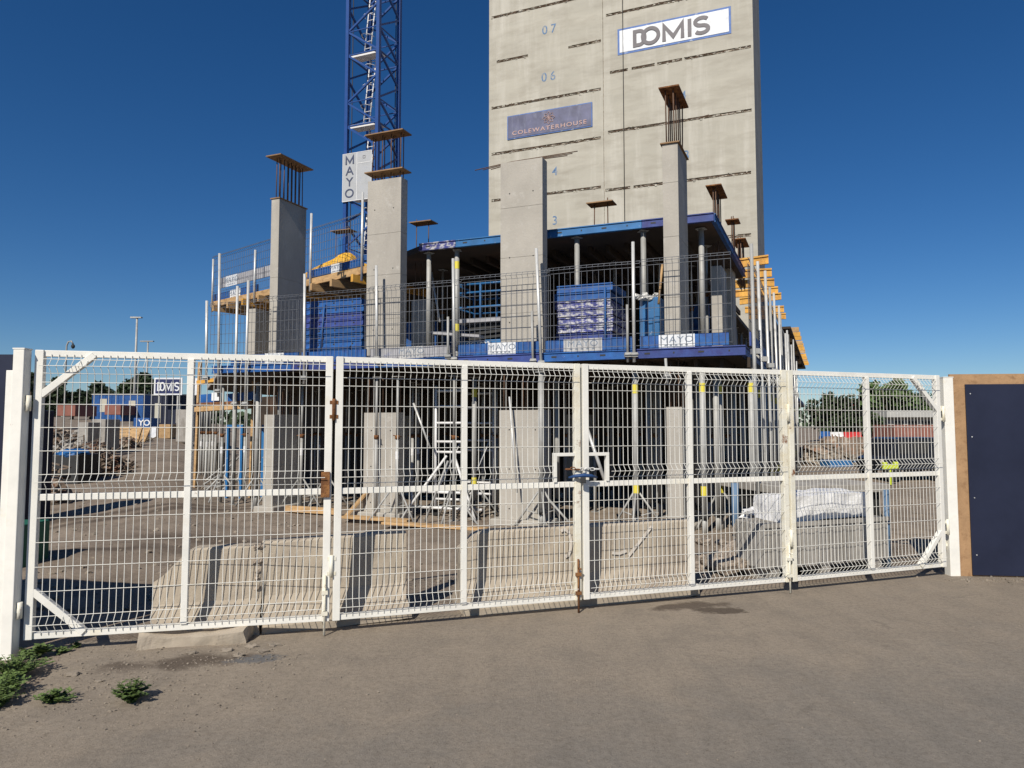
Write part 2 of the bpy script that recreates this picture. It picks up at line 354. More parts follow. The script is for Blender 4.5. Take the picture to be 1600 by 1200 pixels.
def nz(p, s=1., seed=0.): return noise.noise(V((p[0] * s + seed, p[1] * s - seed, (p[2] if len(p) > 2 else 0) * s + seed * .5)))
def lump(mb, c, rx, ry, rz, rough=.25, n=10, m=6, seed=0., flat=0., rot=0.):
    c = V(c); rings = []
    for k in range(m + 1):
        th = math.pi * k / m; ring = []
        for j in range(n):
            ph = 2 * math.pi * j / n
            d = V((math.sin(th) * math.cos(ph), math.sin(th) * math.sin(ph), -math.cos(th)))
            q = 1 + rough * 1.6 * nz(d, 1.6, seed)
            x, y = d.x * rx * q, d.y * ry * q
            z = d.z * rz * q
            if flat and z < -flat * rz: z = -flat * rz
            ring.append(c + V((x * math.cos(rot) - y * math.sin(rot), x * math.sin(rot) + y * math.cos(rot), z)))
        rings.append(ring)
    return mb.sweep(rings, caps=False, sm=False)
def rock(mb, c, sx, sy, sz, ax, ay, rough=.02, n=(14, 5, 4), seed=0.):
    """a broken block: box surface in a fine grid, pushed in and out"""
    c = V(c); ax = V(ax).normalized(); ay = V(ay).normalized(); az = ax.cross(ay)
    def P(a, b, g):
        p = V(((a - .5) * sx, (b - .5) * sy, (g - .5) * sz))
        d = V((nz(p, 7, seed), nz(p, 7, seed + 9), nz(p, 7, seed + 17))) * rough + V((nz(p, 2.3, seed + 3), nz(p, 2.3, seed + 5), nz(p, 2.3, seed + 7))) * rough * 1.5
        return c + ax * (p.x + d.x) + ay * (p.y + d.y) + az * (p.z + d.z)
    A, B, G = n
    for (fa, na, nb) in ((lambda i, j: P(i, j, 1), A, B), (lambda i, j: P(i, 1 - j, 0), A, B), (lambda i, j: P(i, 0, j), A, G),
                         (lambda i, j: P(1 - i, 1, j), A, G), (lambda i, j: P(1, i, j), B, G), (lambda i, j: P(0, 1 - i, j), B, G)):
        for i in range(na):
            for j in range(nb):
                mb.face((fa(i / na, j / nb), fa((i + 1) / na, j / nb), fa((i + 1) / na, (j + 1) / nb), fa(i / na, (j + 1) / nb)))
    return mb

# ------------------------------------------------------------------ ground
def sst(a, b, x):
    t = max(0., min(1., (x - a) / (b - a))); return t * t * (3 - 2 * t)
def gz(x, y):
    h = 0.
    k = x / max(y, 1.)
    if y > 8: h += .034 * min(y - 8, 90) * sst(.40, .50, -k) * sst(8, 14, y)
    if y > 20: h += .022 * min(y - 20, 90) * sst(.40, .52, k)
    if y > 60: h += .016 * min(y - 60, 60) * (1 - sst(.40, .5, abs(k)))
    return h
def ground_z(x, y):
    g = gz(x, y)
    gl = y - (6.35 + x * .31)                            # metres behind the gate line
    if gl > .3:
        a = sst(.3, 2.5, gl)
        inb = 1 - sst(-1, .5, -((V((x, y, 0)) - C0).dot(NF)))
        a *= .4 + .6 * (1 - inb)
        g += a * (.10 * nz((x, y), .35, 3) + .045 * nz((x, y), 1.3, 8) + .02 * nz((x, y), 4.0, 5))
    return g
def axis(lo, hi, fine_lo, fine_hi, step, grow):
    a = []; v = fine_lo
    while v < fine_hi: a.append(v); v += step
    st = step
    while v < hi: a.append(v); st *= grow; v += st
    a.append(hi); b = []; v = fine_lo; st = step
    while v > lo: st *= grow; v -= st; b.append(max(v, lo))
    return sorted(set(b + a))
xs = axis(-2500, 2500, -13, 13, .16, 1.22); ys = axis(-400, 4000, 3.5, 26, .16, 1.22)
gm = bpy.data.meshes.new('ground'); nx = len(xs)
gm.from_pydata([(x, y, ground_z(x, y)) for y in ys for x in xs], [], [(j * nx + i, j * nx + i + 1, (j + 1) * nx + i + 1, (j + 1) * nx + i) for j in range(len(ys) - 1) for i in range(nx - 1)])
gm.materials.append(dirt); gm.polygons.foreach_set('use_smooth', [True] * len(gm.polygons))
go = bpy.data.objects.new('ground', gm); COL.objects.link(go); tag(go, kind='structure')
# driveway: asphalt from the street to just behind the gate, ragged edge in the dirt on the near side
dp = []
for k in range(41):
    x = -3.6 + k * (9.6 / 40); dp.append(V((x, 6.62 + x * .31 + .12 * nz((x, 0), 2.2, 4), .004)))
le = []
for k in range(30):
    y = -6 + k * (11.2 / 29); le.append(V((-2.95 + (-.5) * sst(4, 5.4, y) + .25 * nz((0, y), 1.1, 2) + .08 * nz((0, y), 5, 2), y, .004)))
ri = [V((14, 8.2, .004)), V((14, -6, .004))]
dm = MB(); dm.face(le + dp + ri)
dm.f[-1] = tuple(reversed(dm.f[-1]))
tag(dm.build('driveway', asphalt), kind='structure')

# ------------------------------------------------------------------ gate
GH = 2.2; GZ = .115
GP = [V((-3.70, 5.27, 0)), V((-1.506, 5.78, 0)), V((.649, 6.47, 0)), V((2.89, 7.20, 0)), V((4.98, 7.96, 0))]
def gate_leaf(k, label, braces):
    a, b = GP[k], GP[k + 1]; d = (b - a); L = d.length; e = d / L; nrm = V((e.y, -e.x, 0))   # towards the street
    t = thing('gate_leaf', a, label, 'gate', 'white mesh leaves of the folding site gate')
    W_ = .06; g = .012
    def P(x, z, o=0.): return a + e * x + nrm * o + Z * (GZ + z)
    def stile(x, m): 
        q = MB(); q.box(P(x, 0, -.03), e * W_, nrm * .06, Z * GH); return q.build('stile', m, t, .004)
    stile(g, rusty_paint if k == 3 else white_paint); stile(L - g - W_, rusty_paint if k in (1, 2) else white_paint)
    xm = L / 2 - .025
    q = MB(); q.box(P(xm, .046, -.027), e * .05, nrm * .054, Z * (GH - .092)); q.build('mullion', white_paint, t, .004)
    for z, h, nm in ((0, .045, 'bottom_rail'), (1.04, .05, 'middle_rail'), (GH - .05, .05, 'top_rail')):
        q = MB()
        for x0, x1 in ((g + W_, xm), (xm + .05, L - g - W_)) if nm == 'middle_rail' else ((g + W_, L - g - W_),):
            q.box(P(x0 + .0005, z, -.025), e * (x1 - x0 - .001), nrm * .04, Z * h)
        q.build(nm, white_paint, t, .003)
    for (x0, z0, x1, z1) in braces:
        q = MB(); A, B = P(x0, z0, .004), P(x1, z1, .004); q.bar(A, B, .05, .05, nrm); q.build('corner_brace', white_paint, t, .003)
    # welded wire, folded along three lines for stiffness
    def prof(z):
        for (zc) in (.115, 1.185, GH - .125):
            if abs(z - zc) < .055: return .05 * (1 - abs(z - zc) / .055)
        return 0.
    zk = [.03, .06, .115, .17, 1.0, 1.13, 1.185, 1.24, GH - .18, GH - .125, GH - .07, GH - .03]
    hz = [.06, .115, .17, .355, .54, .725, .91, 1.13, 1.185, 1.24, 1.42, 1.60, 1.78, 1.95, GH - .18, GH - .125, GH - .07]
    skip = (lambda x, z: False)
    if k == 1: bx = (L - g - W_ - .21, L - g - W_, 1.09, 1.36)
    elif k == 2: bx = (g + W_, g + W_ + .21, 1.09, 1.36)
    else: bx = None
    for (x0, x1) in ((g + W_, xm), (xm + .05, L - g - W_)):
        m = MB(); nw = int(round((x1 - x0) / .0505))
        for i in range(1, nw):
            x = x0 + (x1 - x0) * i / nw
            zz = [(GZ, z) for z in zk]
            runs = [zk]
            if bx and bx[0] - .01 < x < bx[1] + .01:
                runs = [[z for z in zk if z < 1.05] + [bx[2]], [bx[3]] + [z for z in zk if z > bx[3]]]
            for r in runs:
                m.tube([P(x + .004 * nz((i * .37, z * .9), 1, k), z, .021 + prof(z)) for z in r], .0029, 5, False)
        for z in hz:
            segs = [(x0 - .01, x1 + .01)]
            if bx and bx[2] < z < bx[3] and x0 < (bx[0] + bx[1]) / 2 < x1:
                segs = [(x0 - .01, bx[0])] if k == 1 else [(bx[1], x1 + .01)]
            for s0, s1 in segs:
                m.tube([P(s0, z, .027 + prof(z)), P(s1, z, .027 + prof(z))], .0029, 5, False)
        tag(m.build('wire_mesh', wire_white, t), kind='stuff')
    if bx:
        f = MB(); w = .03
        f.box(P(bx[0], bx[3] - w, -.02), e * (bx[1] - bx[0]), nrm * .05, Z * w)
        xo = bx[0] if k == 1 else bx[1] - w
        f.box(P(xo, bx[2], -.02), e * w, nrm * .05, Z * (bx[3] - w - bx[2]))
        f.build('lock_opening_frame', white_paint, t, .002)
    for z in (.45, 1.75):
        h = MB(); xh = L + (0 if k < 3 else .02)
        h.tube([P(xh, z - .09, .035), P(xh, z + .09, .035)], .016, 8)
        for dz in (-.06, .06): h.cbox(P(xh, z + dz, .026), .07, .012, .03, e, nrm)
        if k in (0, 2, 3): h.build('hinge', rust if k == 0 and z > 1 else rusty_paint, t)
    if k in (0, 1, 2):
        b_ = MB(); x = L - .05 if k != 2 else L - .04
        b_.tube([P(x, -.105, .045), P(x, .38, .045)], .010, 8); b_.tube([P(x, .3, .045), P(x, .3, .10)], .008, 6)
        for z in (.07, .24): b_.cbox(P(x, z, .043), .05, .03, .03, e, nrm)
        b_.build('drop_bolt', rust if k == 1 else rusty_paint, t)
    if k == 0:
        r_ = MB(); r_.box(P(L - .095, 1.02, .031), e * .07, nrm * .02, Z * .21); r_.build('lock_plate', rust, t)
    return t
Lk = [(GP[i + 1] - GP[i]).length for i in range(4)]
gate_leaf(0, 'white mesh gate leaf hung on the thicker post near the weeds', [(.06, 1.85, .42, 2.17), (.06, .36, .42, .03)])
gate_leaf(1, 'white mesh gate leaf with rusty drop bolt, on the weed side of the padlock', [])
gate_leaf(2, 'white mesh gate leaf between the padlock and the leaf hung by the hoarding', [])
gate_leaf(3, 'white mesh gate leaf hung on the post beside the brown edged navy hoarding', [(Lk[3] - .06, 1.80, Lk[3] - .42, 2.17), (Lk[3] - .06, .40, Lk[3] - .40, .03)])
# chain and blue padlock at the meeting stiles
pc = GP[2] + V((.01, -.075, 0))
lk = thing('padlock', pc + Z * 1.27, 'blue covered padlock and rusty chain joining the two middle gate leaves', 'padlock')
q = MB(); q.tube([pc + V((-.13, .02, 1.245)), pc + V((-.07, -.01, 1.262)), pc + V((0, -.02, 1.268)), pc + V((.08, .01, 1.262)), pc + V((.14, .05, 1.245))], [.008, .016, .018, .016, .008], 8)
q.build('blue_sleeve', mat('blue_cover', (.02, .06, .17), .6), lk)
q = MB(); q.cbox(pc + V((.0, -.03, 1.225)), .05, .025, .055); q.build('lock_body', dark, lk, .006)
for i in range(7):
    q = MB(); c = pc + V((-.14 + i * .047, -.01 + .012 * i, 1.325 + .006 * math.sin(i * 2)))
    pts = [c + V((math.cos(w) * .024, .006 * math.sin(w * (1 if i % 2 else 0)), math.sin(w) * (.012 if i % 2 else .004))) for w in [2 * math.pi * j / 10 for j in range(11)]]
    q.tube(pts, .0055, 5, False); q.build('chain_link', rust if i < 3 else galv_bright, lk)

# posts
def post(px_x, Y, zt, w, label, side):
    t = thing('gate_post', (px_x, Y, 0), label, 'post', 'white steel gate posts')
    q = MB(); q.box((px_x - w / 2, Y - w / 2, -.05), (w, 0, 0), (0, w, 0), (0, 0, zt)); q.build('shaft', white_paint, t, .006)
    q = MB(); q.cbox((px_x, Y, zt - .045), w + .006, w + .006, .01); q.build('cap_plate', white_paint, t)
    q = MB(); s = side; q.box((px_x + s * (w / 2 + .001), Y - .03, -.05), (s * .055, 0, 0), (0, .06, 0), (0, 0, zt - .16))
    q.build('stop_channel', white_paint, t, .004)
    for z in (.35, 1.9):
        q = MB(); q.tube([(px_x - s * (w / 2 + .02), Y, z - .06), (px_x - s * (w / 2 + .02), Y, z + .06)], .018, 8); q.cbox((px_x - s * (w / 2 + .01), Y, z), .04, .03, .03); q.build('hinge_pin', rusty_paint, t)
post(-3.745, 5.20, 2.36, .085, 'taller looking thick white gate post rising out of the weeds', -1)
post(5.10, 8.02, 2.34, .115, 'white gate post standing against the brown edged navy hoarding', 1)
# hoardings
hl = thing('site_hoarding', (-5.2, 5.3, 0), 'plain navy hoarding behind the thick white gate post and weeds', 'hoarding', 'navy hoardings beside the gate')
for i in range(3):
    q = MB(); q.box((-3.86 - 1.22 * (i + 1) + .003, 5.26 - .02 * i, .02), (1.214, 0, 0), (0, .02, 0), (0, 0, 2.26)); q.build('panel', navy, hl)
q = MB(); q.box((-7.6, 5.284, .3), (3.57, 0, 0), (0, .05, 0), (0, 0, .1)); q.box((-7.6, 5.284, 1.8), (3.57, 0, 0), (0, .05, 0), (0, 0, .1)); q.build('batten', wood, hl)
hr0 = V((5.12, 7.97, 0)); hre = V((1, -.11, 0)).normalized(); hrn = V((-.11, -1, 0)).normalized()
hr = thing('site_hoarding', hr0, 'navy hoarding panel with a bare brown board edge along its top', 'hoarding', 'navy hoardings beside the gate')
q = MB(); q.box(hr0 + Z * .0 - hrn * .03, hre * 4.2, hrn * .028, Z * 2.33); q.build('backing_board', osb, hr)
q = MB(); q.box(hr0 + hre * .16 + Z * .02 + hrn * .001, hre * 2.44, hrn * .018, Z * 2.19); q.build('panel', navy, hr, .003)
q = MB(); q.box(hr0 + hre * 2.604 + Z * .02 + hrn * .001, hre * 1.6, hrn * .018, Z * 2.19); q.build('panel', navy, hr, .003)
for z in (.25, .9, 1.6, 2.1):
    q = MB(); q.tube([hr0 + hre * .21 + Z * z + hrn * .018, hr0 + hre * .21 + Z * z + hrn * .022], .007, 8); q.build('screw_head', galv_bright, hr)

# ------------------------------------------------------------------ concrete barriers behind the gate
PROF = [(-.24, 0), (-.24, .07), (-.18, .20), (-.125, .32), (-.085, .78), (-.07, .80), (.07, .80), (.085, .78), (.125, .32), (.20, .20), (.30, .07), (.30, 0)]
def barrier(a, b, label, zf=lambda f: 1., seed=0., h=1., tilt=0.):
    a, b = V(a), V(b); L = (b - a).length; e = (b - a) / L; nn = V((-e.y, e.x, 0))
    rings = []; N = 36
    for k in range(N + 1):
        f = k / N; zs = zf(f); ring = []
        for (o, z) in PROF:
            z2 = min(z * h, .8 * h * zs); p = a + e * (f * L) + nn * (o * (1 if zs > .98 else .6 + .4 * zs)) + Z * (z2 - .01 + tilt * f)
            rg = .002 + .03 * (1 - min(1, zs)) + (.014 if f < .04 or f > .96 else 0)
            p += V((nz(p, 6, seed), nz(p, 6, seed + 4), nz(p, 6, seed + 8))) * rg
            if f in (0., 1.): p += e * (.04 * nz(p, 5, seed + 2)) * (1 if f else -1)
            ring.append(p)
        rings.append(ring)
    t = thing('concrete_barrier', (a + b) / 2, label, 'barrier', 'concrete barriers behind the gate')
    MB().sweep(rings).build('barrier_body', barrier_conc, t, 0)
    return t
def gl(f, k, off):                                      # along leaf k, off metres behind it
    a, b = GP[k], GP[k + 1]; e = (b - a).normalized(); return a.lerp(b, f) + V((-e.y, e.x, 0)) * off
b1 = barrier(gl(.375, 0, .29), gl(.735, 0, .36), 'broken concrete barrier with a crumbled sloping end, over the fallen lump', lambda f: .60 + .40 * sst(-.08, .40, f), 1., .90)
b2 = barrier(gl(.742, 0, .36), gl(.30, 1, .44), 'concrete barrier whose end meets the cracked joint, before the yellow planks', lambda f: 1., 5., .93, .03)
b3 = barrier(gl(.525, 1, .40), gl(.58, 2, .38), 'longest concrete barrier, chalked with pale marks, behind the padlock', lambda f: .80 + .2 * sst(0, .08, f), 9., .93, .02)
# chalk marks scrawled on the long barrier: a hook and a slash
def chalk(pts, par):
    q = MB()
    for p, r in zip(pts[:-1], pts[1:]): q.bar(p, r, .028, .004, V((.2, -1, .2)))
    return q.build('chalk_mark', chalk_m, par)
e3 = (gl(.58, 2, .38) - gl(.525, 1, .40)).normalized(); n3 = V((e3.y, -e3.x, 0)); base3 = gl(.525, 1, .40)
def b3p(x, z): return base3 + e3 * x + n3 * (.088 + (.73 - z) * .09 + .012) + Z * (z + .01)
L3 = (gl(.58, 2, .38) - base3).length
chalk([b3p(1.02 + .07 * math.sin(w), .58 + .13 * math.cos(w)) for w in [-.5 + .45 * i for i in range(9)]], b3)
chalk([b3p(1.70, .42), b3p(1.83, .55), b3p(1.98, .70)], b3)
chalk([b3p(1.52, .46), b3p(1.60, .45), b3p(1.68, .47)], b3)
# fallen lump of barrier in the gap under the gate
c = gnd(296, 1011) + V((0, .14, 0))
lf = MB(); rock(lf, (c.x, c.y, .035), .80, .30, .135, (.975, .21, .01), (-.21, .975, .03), .026, (24, 9, 6), 2.)
tag(lf.build('concrete_lump', barrier_conc), 'long broken lump of concrete lying on the drive under the gate', 'rubble')
# crumbs in the crack between the first two barriers
cj = gl(.738, 0, .36)
for i in range(16):
    q = MB(); z = .705 - .5 * random.random() ** 1.6; lump(q, cj + V((random.uniform(-.03, .03) * (.4 + z), -.085 + random.uniform(-.01, .02) - (.72 - z) * .1, z)), .024, .02, .022, .4, 6, 4, i)
    q.build('crumb', broken_conc, b1)

# ------------------------------------------------------------------ the unfinished building
bld = thing('unfinished_building', C0, 'unfinished concrete frame building with bare columns and propped slab', 'building')
SOF = 2.80
def poly(*p): return [(q.x, q.y) for q in p]
LFT = F(-10.35, .07, 0); WNG = V((-9.2, 20.6, 0)); BKL = V((-6, 38, 0)); BKR = F(0, 33, 0)
q = MB(); q.prism(poly(F(-.07, .07, 0), BKR, BKL, WNG, LFT), 2.845, 2.965); q.build('floor_slab', concrete, bld)
def column(s_px, t, z0, z1, w, d, m=concrete, joints=(), name='column'):
    """s_px: the pixel column of its left front edge; width w along U, depth d along W"""
    p = fac(*s_px, t); p = V((p.x, p.y, 0)) if not isinstance(s_px, V) else s_px
    q = MB(); zs = [z0] + [z for z in joints] + [z1]
    for i in range(len(zs) - 1):
        g = .004
        q.box(p + Z * (zs[i] + (g if i else 0)), U * w, W * d, Z * (zs[i + 1] - zs[i] - (g if i else 0)))
        if i: q.box(p + Z * (zs[i]) + U * .006 + W * .006, U * (w - .012), W * (d - .012), Z * g)
    o = q.build(name, m, bld, .006)
    if w > .5:
        for i in range(3):
            for f in (.22, .78):
                zh = z0 + (z1 - z0) * (i + .5) / 3; h_ = MB(); c_ = p + U * (w * f) + Z * zh - NF * .0015; h_.tube([c_, c_ + NF * .004], .013, 8); h_.build('tie_hole', dark, o)
    return o, p
def rebars(par, p, w, d, z0, z1, nu, nw, r=.011, name='rebar'):
    for i in range(nu):
        for j in range(nw):
            if 0 < i < nu - 1 and 0 < j < nw - 1: continue
            a = p + U * (.06 + (w - .12) * (i / max(1, nu - 1))) + W * (.06 + (d - .12) * (j / max(1, nw - 1)))
            q = MB(); q.tube([a + Z * z0, a + Z * (z1 + random.uniform(-.02, .06)) + U * random.uniform(-.012, .012) + W * random.uniform(-.012, .012)], r, 6); q.build(name, rebar_m, par)
def board(par, p, w, d, z, ov=.08, m=ply, tilt=0.):
    q = MB(); q.box(p - U * ov - W * ov + Z * z, U * (w + 2 * ov) + Z * tilt, W * (d + 2 * ov), Z * .022); return q.build('template_board', m, par)
# tall first floor columns
def ztop(px, py, t): return fac(px, py, t).z
TC = .16
z1 = ztop(421, 312, TC); c1, p1 = column((421.5, 440), TC, 2.966, z1, .20, .80, joints=(3.9, 4.75))
rebars(c1, p1, .20, .80, z1 - .01, z1 + .92, 2, 7); board(c1, p1, .20, .80, z1 + .002, .02, ply); board(c1, p1, .20, .80, z1 + .88, .09, ply)
z2 = ztop(573, 284, TC); c2, p2 = column((573, 420), TC, 2.966, z2, .74, .22, joints=(3.75, 4.6, 5.4))
rebars(c2, p2, .74, .22, z2 - .01, z2 + .94, 4, 2); board(c2, p2, .74, .22, z2 + .15, .05, ply); board(c2, p2, .74, .22, z2 + .90, .05, ply)
z3 = ztop(783, 255, TC); c3, p3 = column((782, 440), TC, 2.966, z3, .79, .22, joints=(3.7, 4.7, 5.6))
for i in range(3):
    q = MB(); a = p3 + W * (.03 + .08 * i) + Z * (z3 + .012 + .02 * i)
    q.tube([a - U * (.52 - .12 * i) - Z * .06, a + U * .2, a + U * (1.42 - .12 * i) + Z * (.015 - .012 * i)], .0085, 6); q.build('rebar', rebar_m, c3)
z4 = ztop(1036, 226, TC); c4, p4 = column((1037, 400), TC, 2.966, z4, .25, .80, joints=(3.8, 4.8, 5.7))
rebars(c4, p4, .25, .80, z4 - .01, z4 + .98, 2, 5); board(c4, p4, .25, .80, z4 + .002, .03, ply); board(c4, p4, .25, .80, z4 + .94, .04, rust)
# shorter first floor columns farther in
for (px, py, t, zt, w, d) in ((385, 483, 3.2, None, .30, .5), (643, 470, 1.6, None, .38, .3), (1110, 416, 2.2, None, .20, .7), (513, 450, 4.0, None, .38, .4), (1122, 420, 4.8, None, .3, .6)):
    zt = ztop(px, py, t); o, p = column((px, py), t, 2.966, zt, w, d)
    rebars(o, p, w, d, zt - .01, 5.15, 2, 2)
# ground floor columns
for (px, t, w, d, py) in ((413, .16, .25, .8, 648), (569, .16, .74, .22, 645), (780, .16, .86, .25, 641), (1041, .16, .25, .8, 636), (612, 4.2, .6, .25, 650), (880, 5.0, .7, .25, 648), (700, 9.0, .8, .25, 650)):
    zt = ztop(px, py, t); o, p = column((px, py), t, -.05, zt, w, d, joints=(.9,)); rebars(o, p, w, d, zt - .01, SOF, 3 if w > .5 else 2, 2 if d < .5 else 4)
    q = MB(); q.box(p - U * .12 - W * .12 - Z * .06, U * (w + .24), W * (d + .24), Z * .18); q.build('kicker', concrete, o, .02)
# starter bars of columns that come up through the upper deck
UPT = .95                                                 # how far back the upper deck edge stands
ZU0 = 5.22; ZU = 5.37
def starter(px, py_board, t, w, d, nu, nw, m=ply):
    zt = ztop(px, py_board, t); p = fac(px, py_board, t); p = V((p.x, p.y, 0))
    o = bpy.data.objects.new('starter_bars', None); COL.objects.link(o); o.parent = bld; ORG[o.name] = org(bld)
    rebars(o, p, w, d, ZU - .2, zt + .07, nu, nw); board(o, p, w, d, zt, .06, m)
starter(645, 349, 2.2, .42, .20, 2, 1); starter(922, 319, 1.9, .40, .20, 2, 1)
starter(1108, 292, 2.8, .18, .80, 2, 4, rust); starter(1138, 345, 4.6, .16, .30, 2, 2, rust); starter(1148, 375, 6.5, .20, .80, 2, 4, rust)
starter(520, 362, 6.5, .6, .25, 2, 1)
# added dark walls, blocking light so the depths of both floors go black
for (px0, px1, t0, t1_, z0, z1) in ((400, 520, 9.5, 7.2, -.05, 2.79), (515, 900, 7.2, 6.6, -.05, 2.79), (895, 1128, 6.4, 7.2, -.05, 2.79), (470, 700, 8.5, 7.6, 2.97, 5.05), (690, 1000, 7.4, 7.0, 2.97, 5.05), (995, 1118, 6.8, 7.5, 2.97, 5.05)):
    a, b = fx(px0, 620, t0), fx(px1, 620, t1_); e_ = (b - a); q = MB(); q.box(a + Z * z0, e_, V((-e_.y, e_.x, 0)).normalized() * .2, Z * (z1 - z0)); q.build('added_dark_wall', soffit_ply, bld)

# formwork of the first floor slab
fw = thing('slab_formwork', C0 + Z * 2.8, 'steel edge formwork and dark plywood soffit of the first floor slab', 'formwork')
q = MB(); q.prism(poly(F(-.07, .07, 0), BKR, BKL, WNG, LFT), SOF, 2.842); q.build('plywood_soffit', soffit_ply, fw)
def beam(par, a, b, z0, h, m, holes=True, th=.055, out=None):
    """steel formwork edge beam with lips and punched holes shown as dark plugs"""
    a, b = V((a.x, a.y, 0)), V((b.x, b.y, 0)); e = (b - a).normalized(); n = V((e.y, -e.x, 0)) if out is None else out
    L = (b - a).length - .006
    q = MB(); q.box(a + Z * (z0 + .02), e * L, -n * th, Z * (h - .04))
    q.box(a + Z * z0 + n * .018, e * L, -n * (th + .018), Z * .02); q.box(a + Z * (z0 + h - .02) + n * .018, e * L, -n * (th + .018), Z * .02)
    o = q.build('edge_beam', m, par, .003)
    if holes:
        for i in range(int(L / .42)):
            x = .2 + i * .42; q = MB(); w = .012 if i % 2 else .045
            q.box(a + e * (x - w) + Z * (z0 + h / 2 - .014) + n * .0005, e * 2 * w, n * .003, Z * .028); q.build('punched_hole', dark, o)
    return o
for (x0, x1, m) in ((332, 455, blue), (455, 585, violet), (585, 712, blue), (712, 848, violet), (848, 992, blue), (992, 1166, violet)):
    beam(fw, fx(x0), fx(x1), SOF + .01, .155, m)
for i in range(12): beam(fw, F(0, .06 + i * 2.4, 0), F(0, .06 + (i + 1) * 2.4, 0), SOF + .01, .155, blue if i % 2 else violet, i < 3)
for i in range(26):                                        # joists showing under the soffit
    q = MB(); q.box(F(-10.0 + i * .4, .25, SOF - .16) + W * max(0, (3 - i) * .3), U * .06, W * 26, Z * .157); q.build('joist', soffit_ply, fw)

# upper deck
ud = thing('upper_formwork_deck', F(-2, 1, ZU0), 'upper formwork deck with blue steel edge held up on props', 'formwork')
RU = fac(1116, 335, UPT); RU = V((RU.x, RU.y, 0)); LU = fac(655, 378, UPT); LU = V((LU.x, LU.y, 0))
WA = V((-3.25, 15.35, 0)); WB = V((-8.75, 19.8, 0))
BR2 = RU + W * 4.4; 
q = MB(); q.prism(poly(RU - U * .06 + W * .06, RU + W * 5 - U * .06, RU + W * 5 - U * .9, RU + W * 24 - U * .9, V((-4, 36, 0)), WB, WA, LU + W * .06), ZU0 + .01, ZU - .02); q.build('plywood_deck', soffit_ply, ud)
for (x0, x1, m) in ((655, 712, splashed), (712, 785, lightblue), (785, 858, lightblue), (858, 1003, lightblue), (1003, 1116, violet)):
    beam(ud, fac(x0, 360, UPT), fac(x1, 345, UPT), ZU0, .15, m)
for i in range(2): beam(ud, RU + W * (.06 + i * 2.4), RU + W * (.06 + (i + 1) * 2.4), ZU0, .15, violet if i else blue)
for i in range(14):
    q = MB(); q.box(LU + U * (.3 + i * .36) + W * .9 + Z * (ZU0 - .13), U * .06, W * 9, Z * .135); q.build('joist', soffit_ply, ud)
# timber edged wing of the upper deck
wg = thing('timber_deck_edge', (WA + WB) / 2 + Z * ZU0, 'pale timber edge of the upper deck under the yellow tarp', 'deck')
ew = (WB - WA).normalized(); nw_ = V((-ew.y, ew.x, 0)) * -1
if nw_.y > 0: nw_ = -nw_
Lw = (WB - WA).length
q = MB(); q.box(WA + nw_ * .02 + Z * (ZU0 - .03), ew * (Lw * .52), nw_ * .05, Z * .16); q.build('edge_plank', wood, wg)
q = MB(); q.box(WA + ew * (Lw * .56) + nw_ * .02 + Z * (ZU0 - .05), ew * (Lw * .44), nw_ * .05, Z * .16); q.build('edge_plank', wood, wg)
for i in range(9):
    q = MB(); q.bar(WA + ew * (.3 + i * Lw / 9) + nw_ * .25 + Z * (ZU0 - .14), WA + ew * (.3 + i * Lw / 9) - nw_ * 2.2 + Z * (ZU0 - .14), .08, .17); q.build('bearer', timber if i % 3 == 0 else wood, wg)

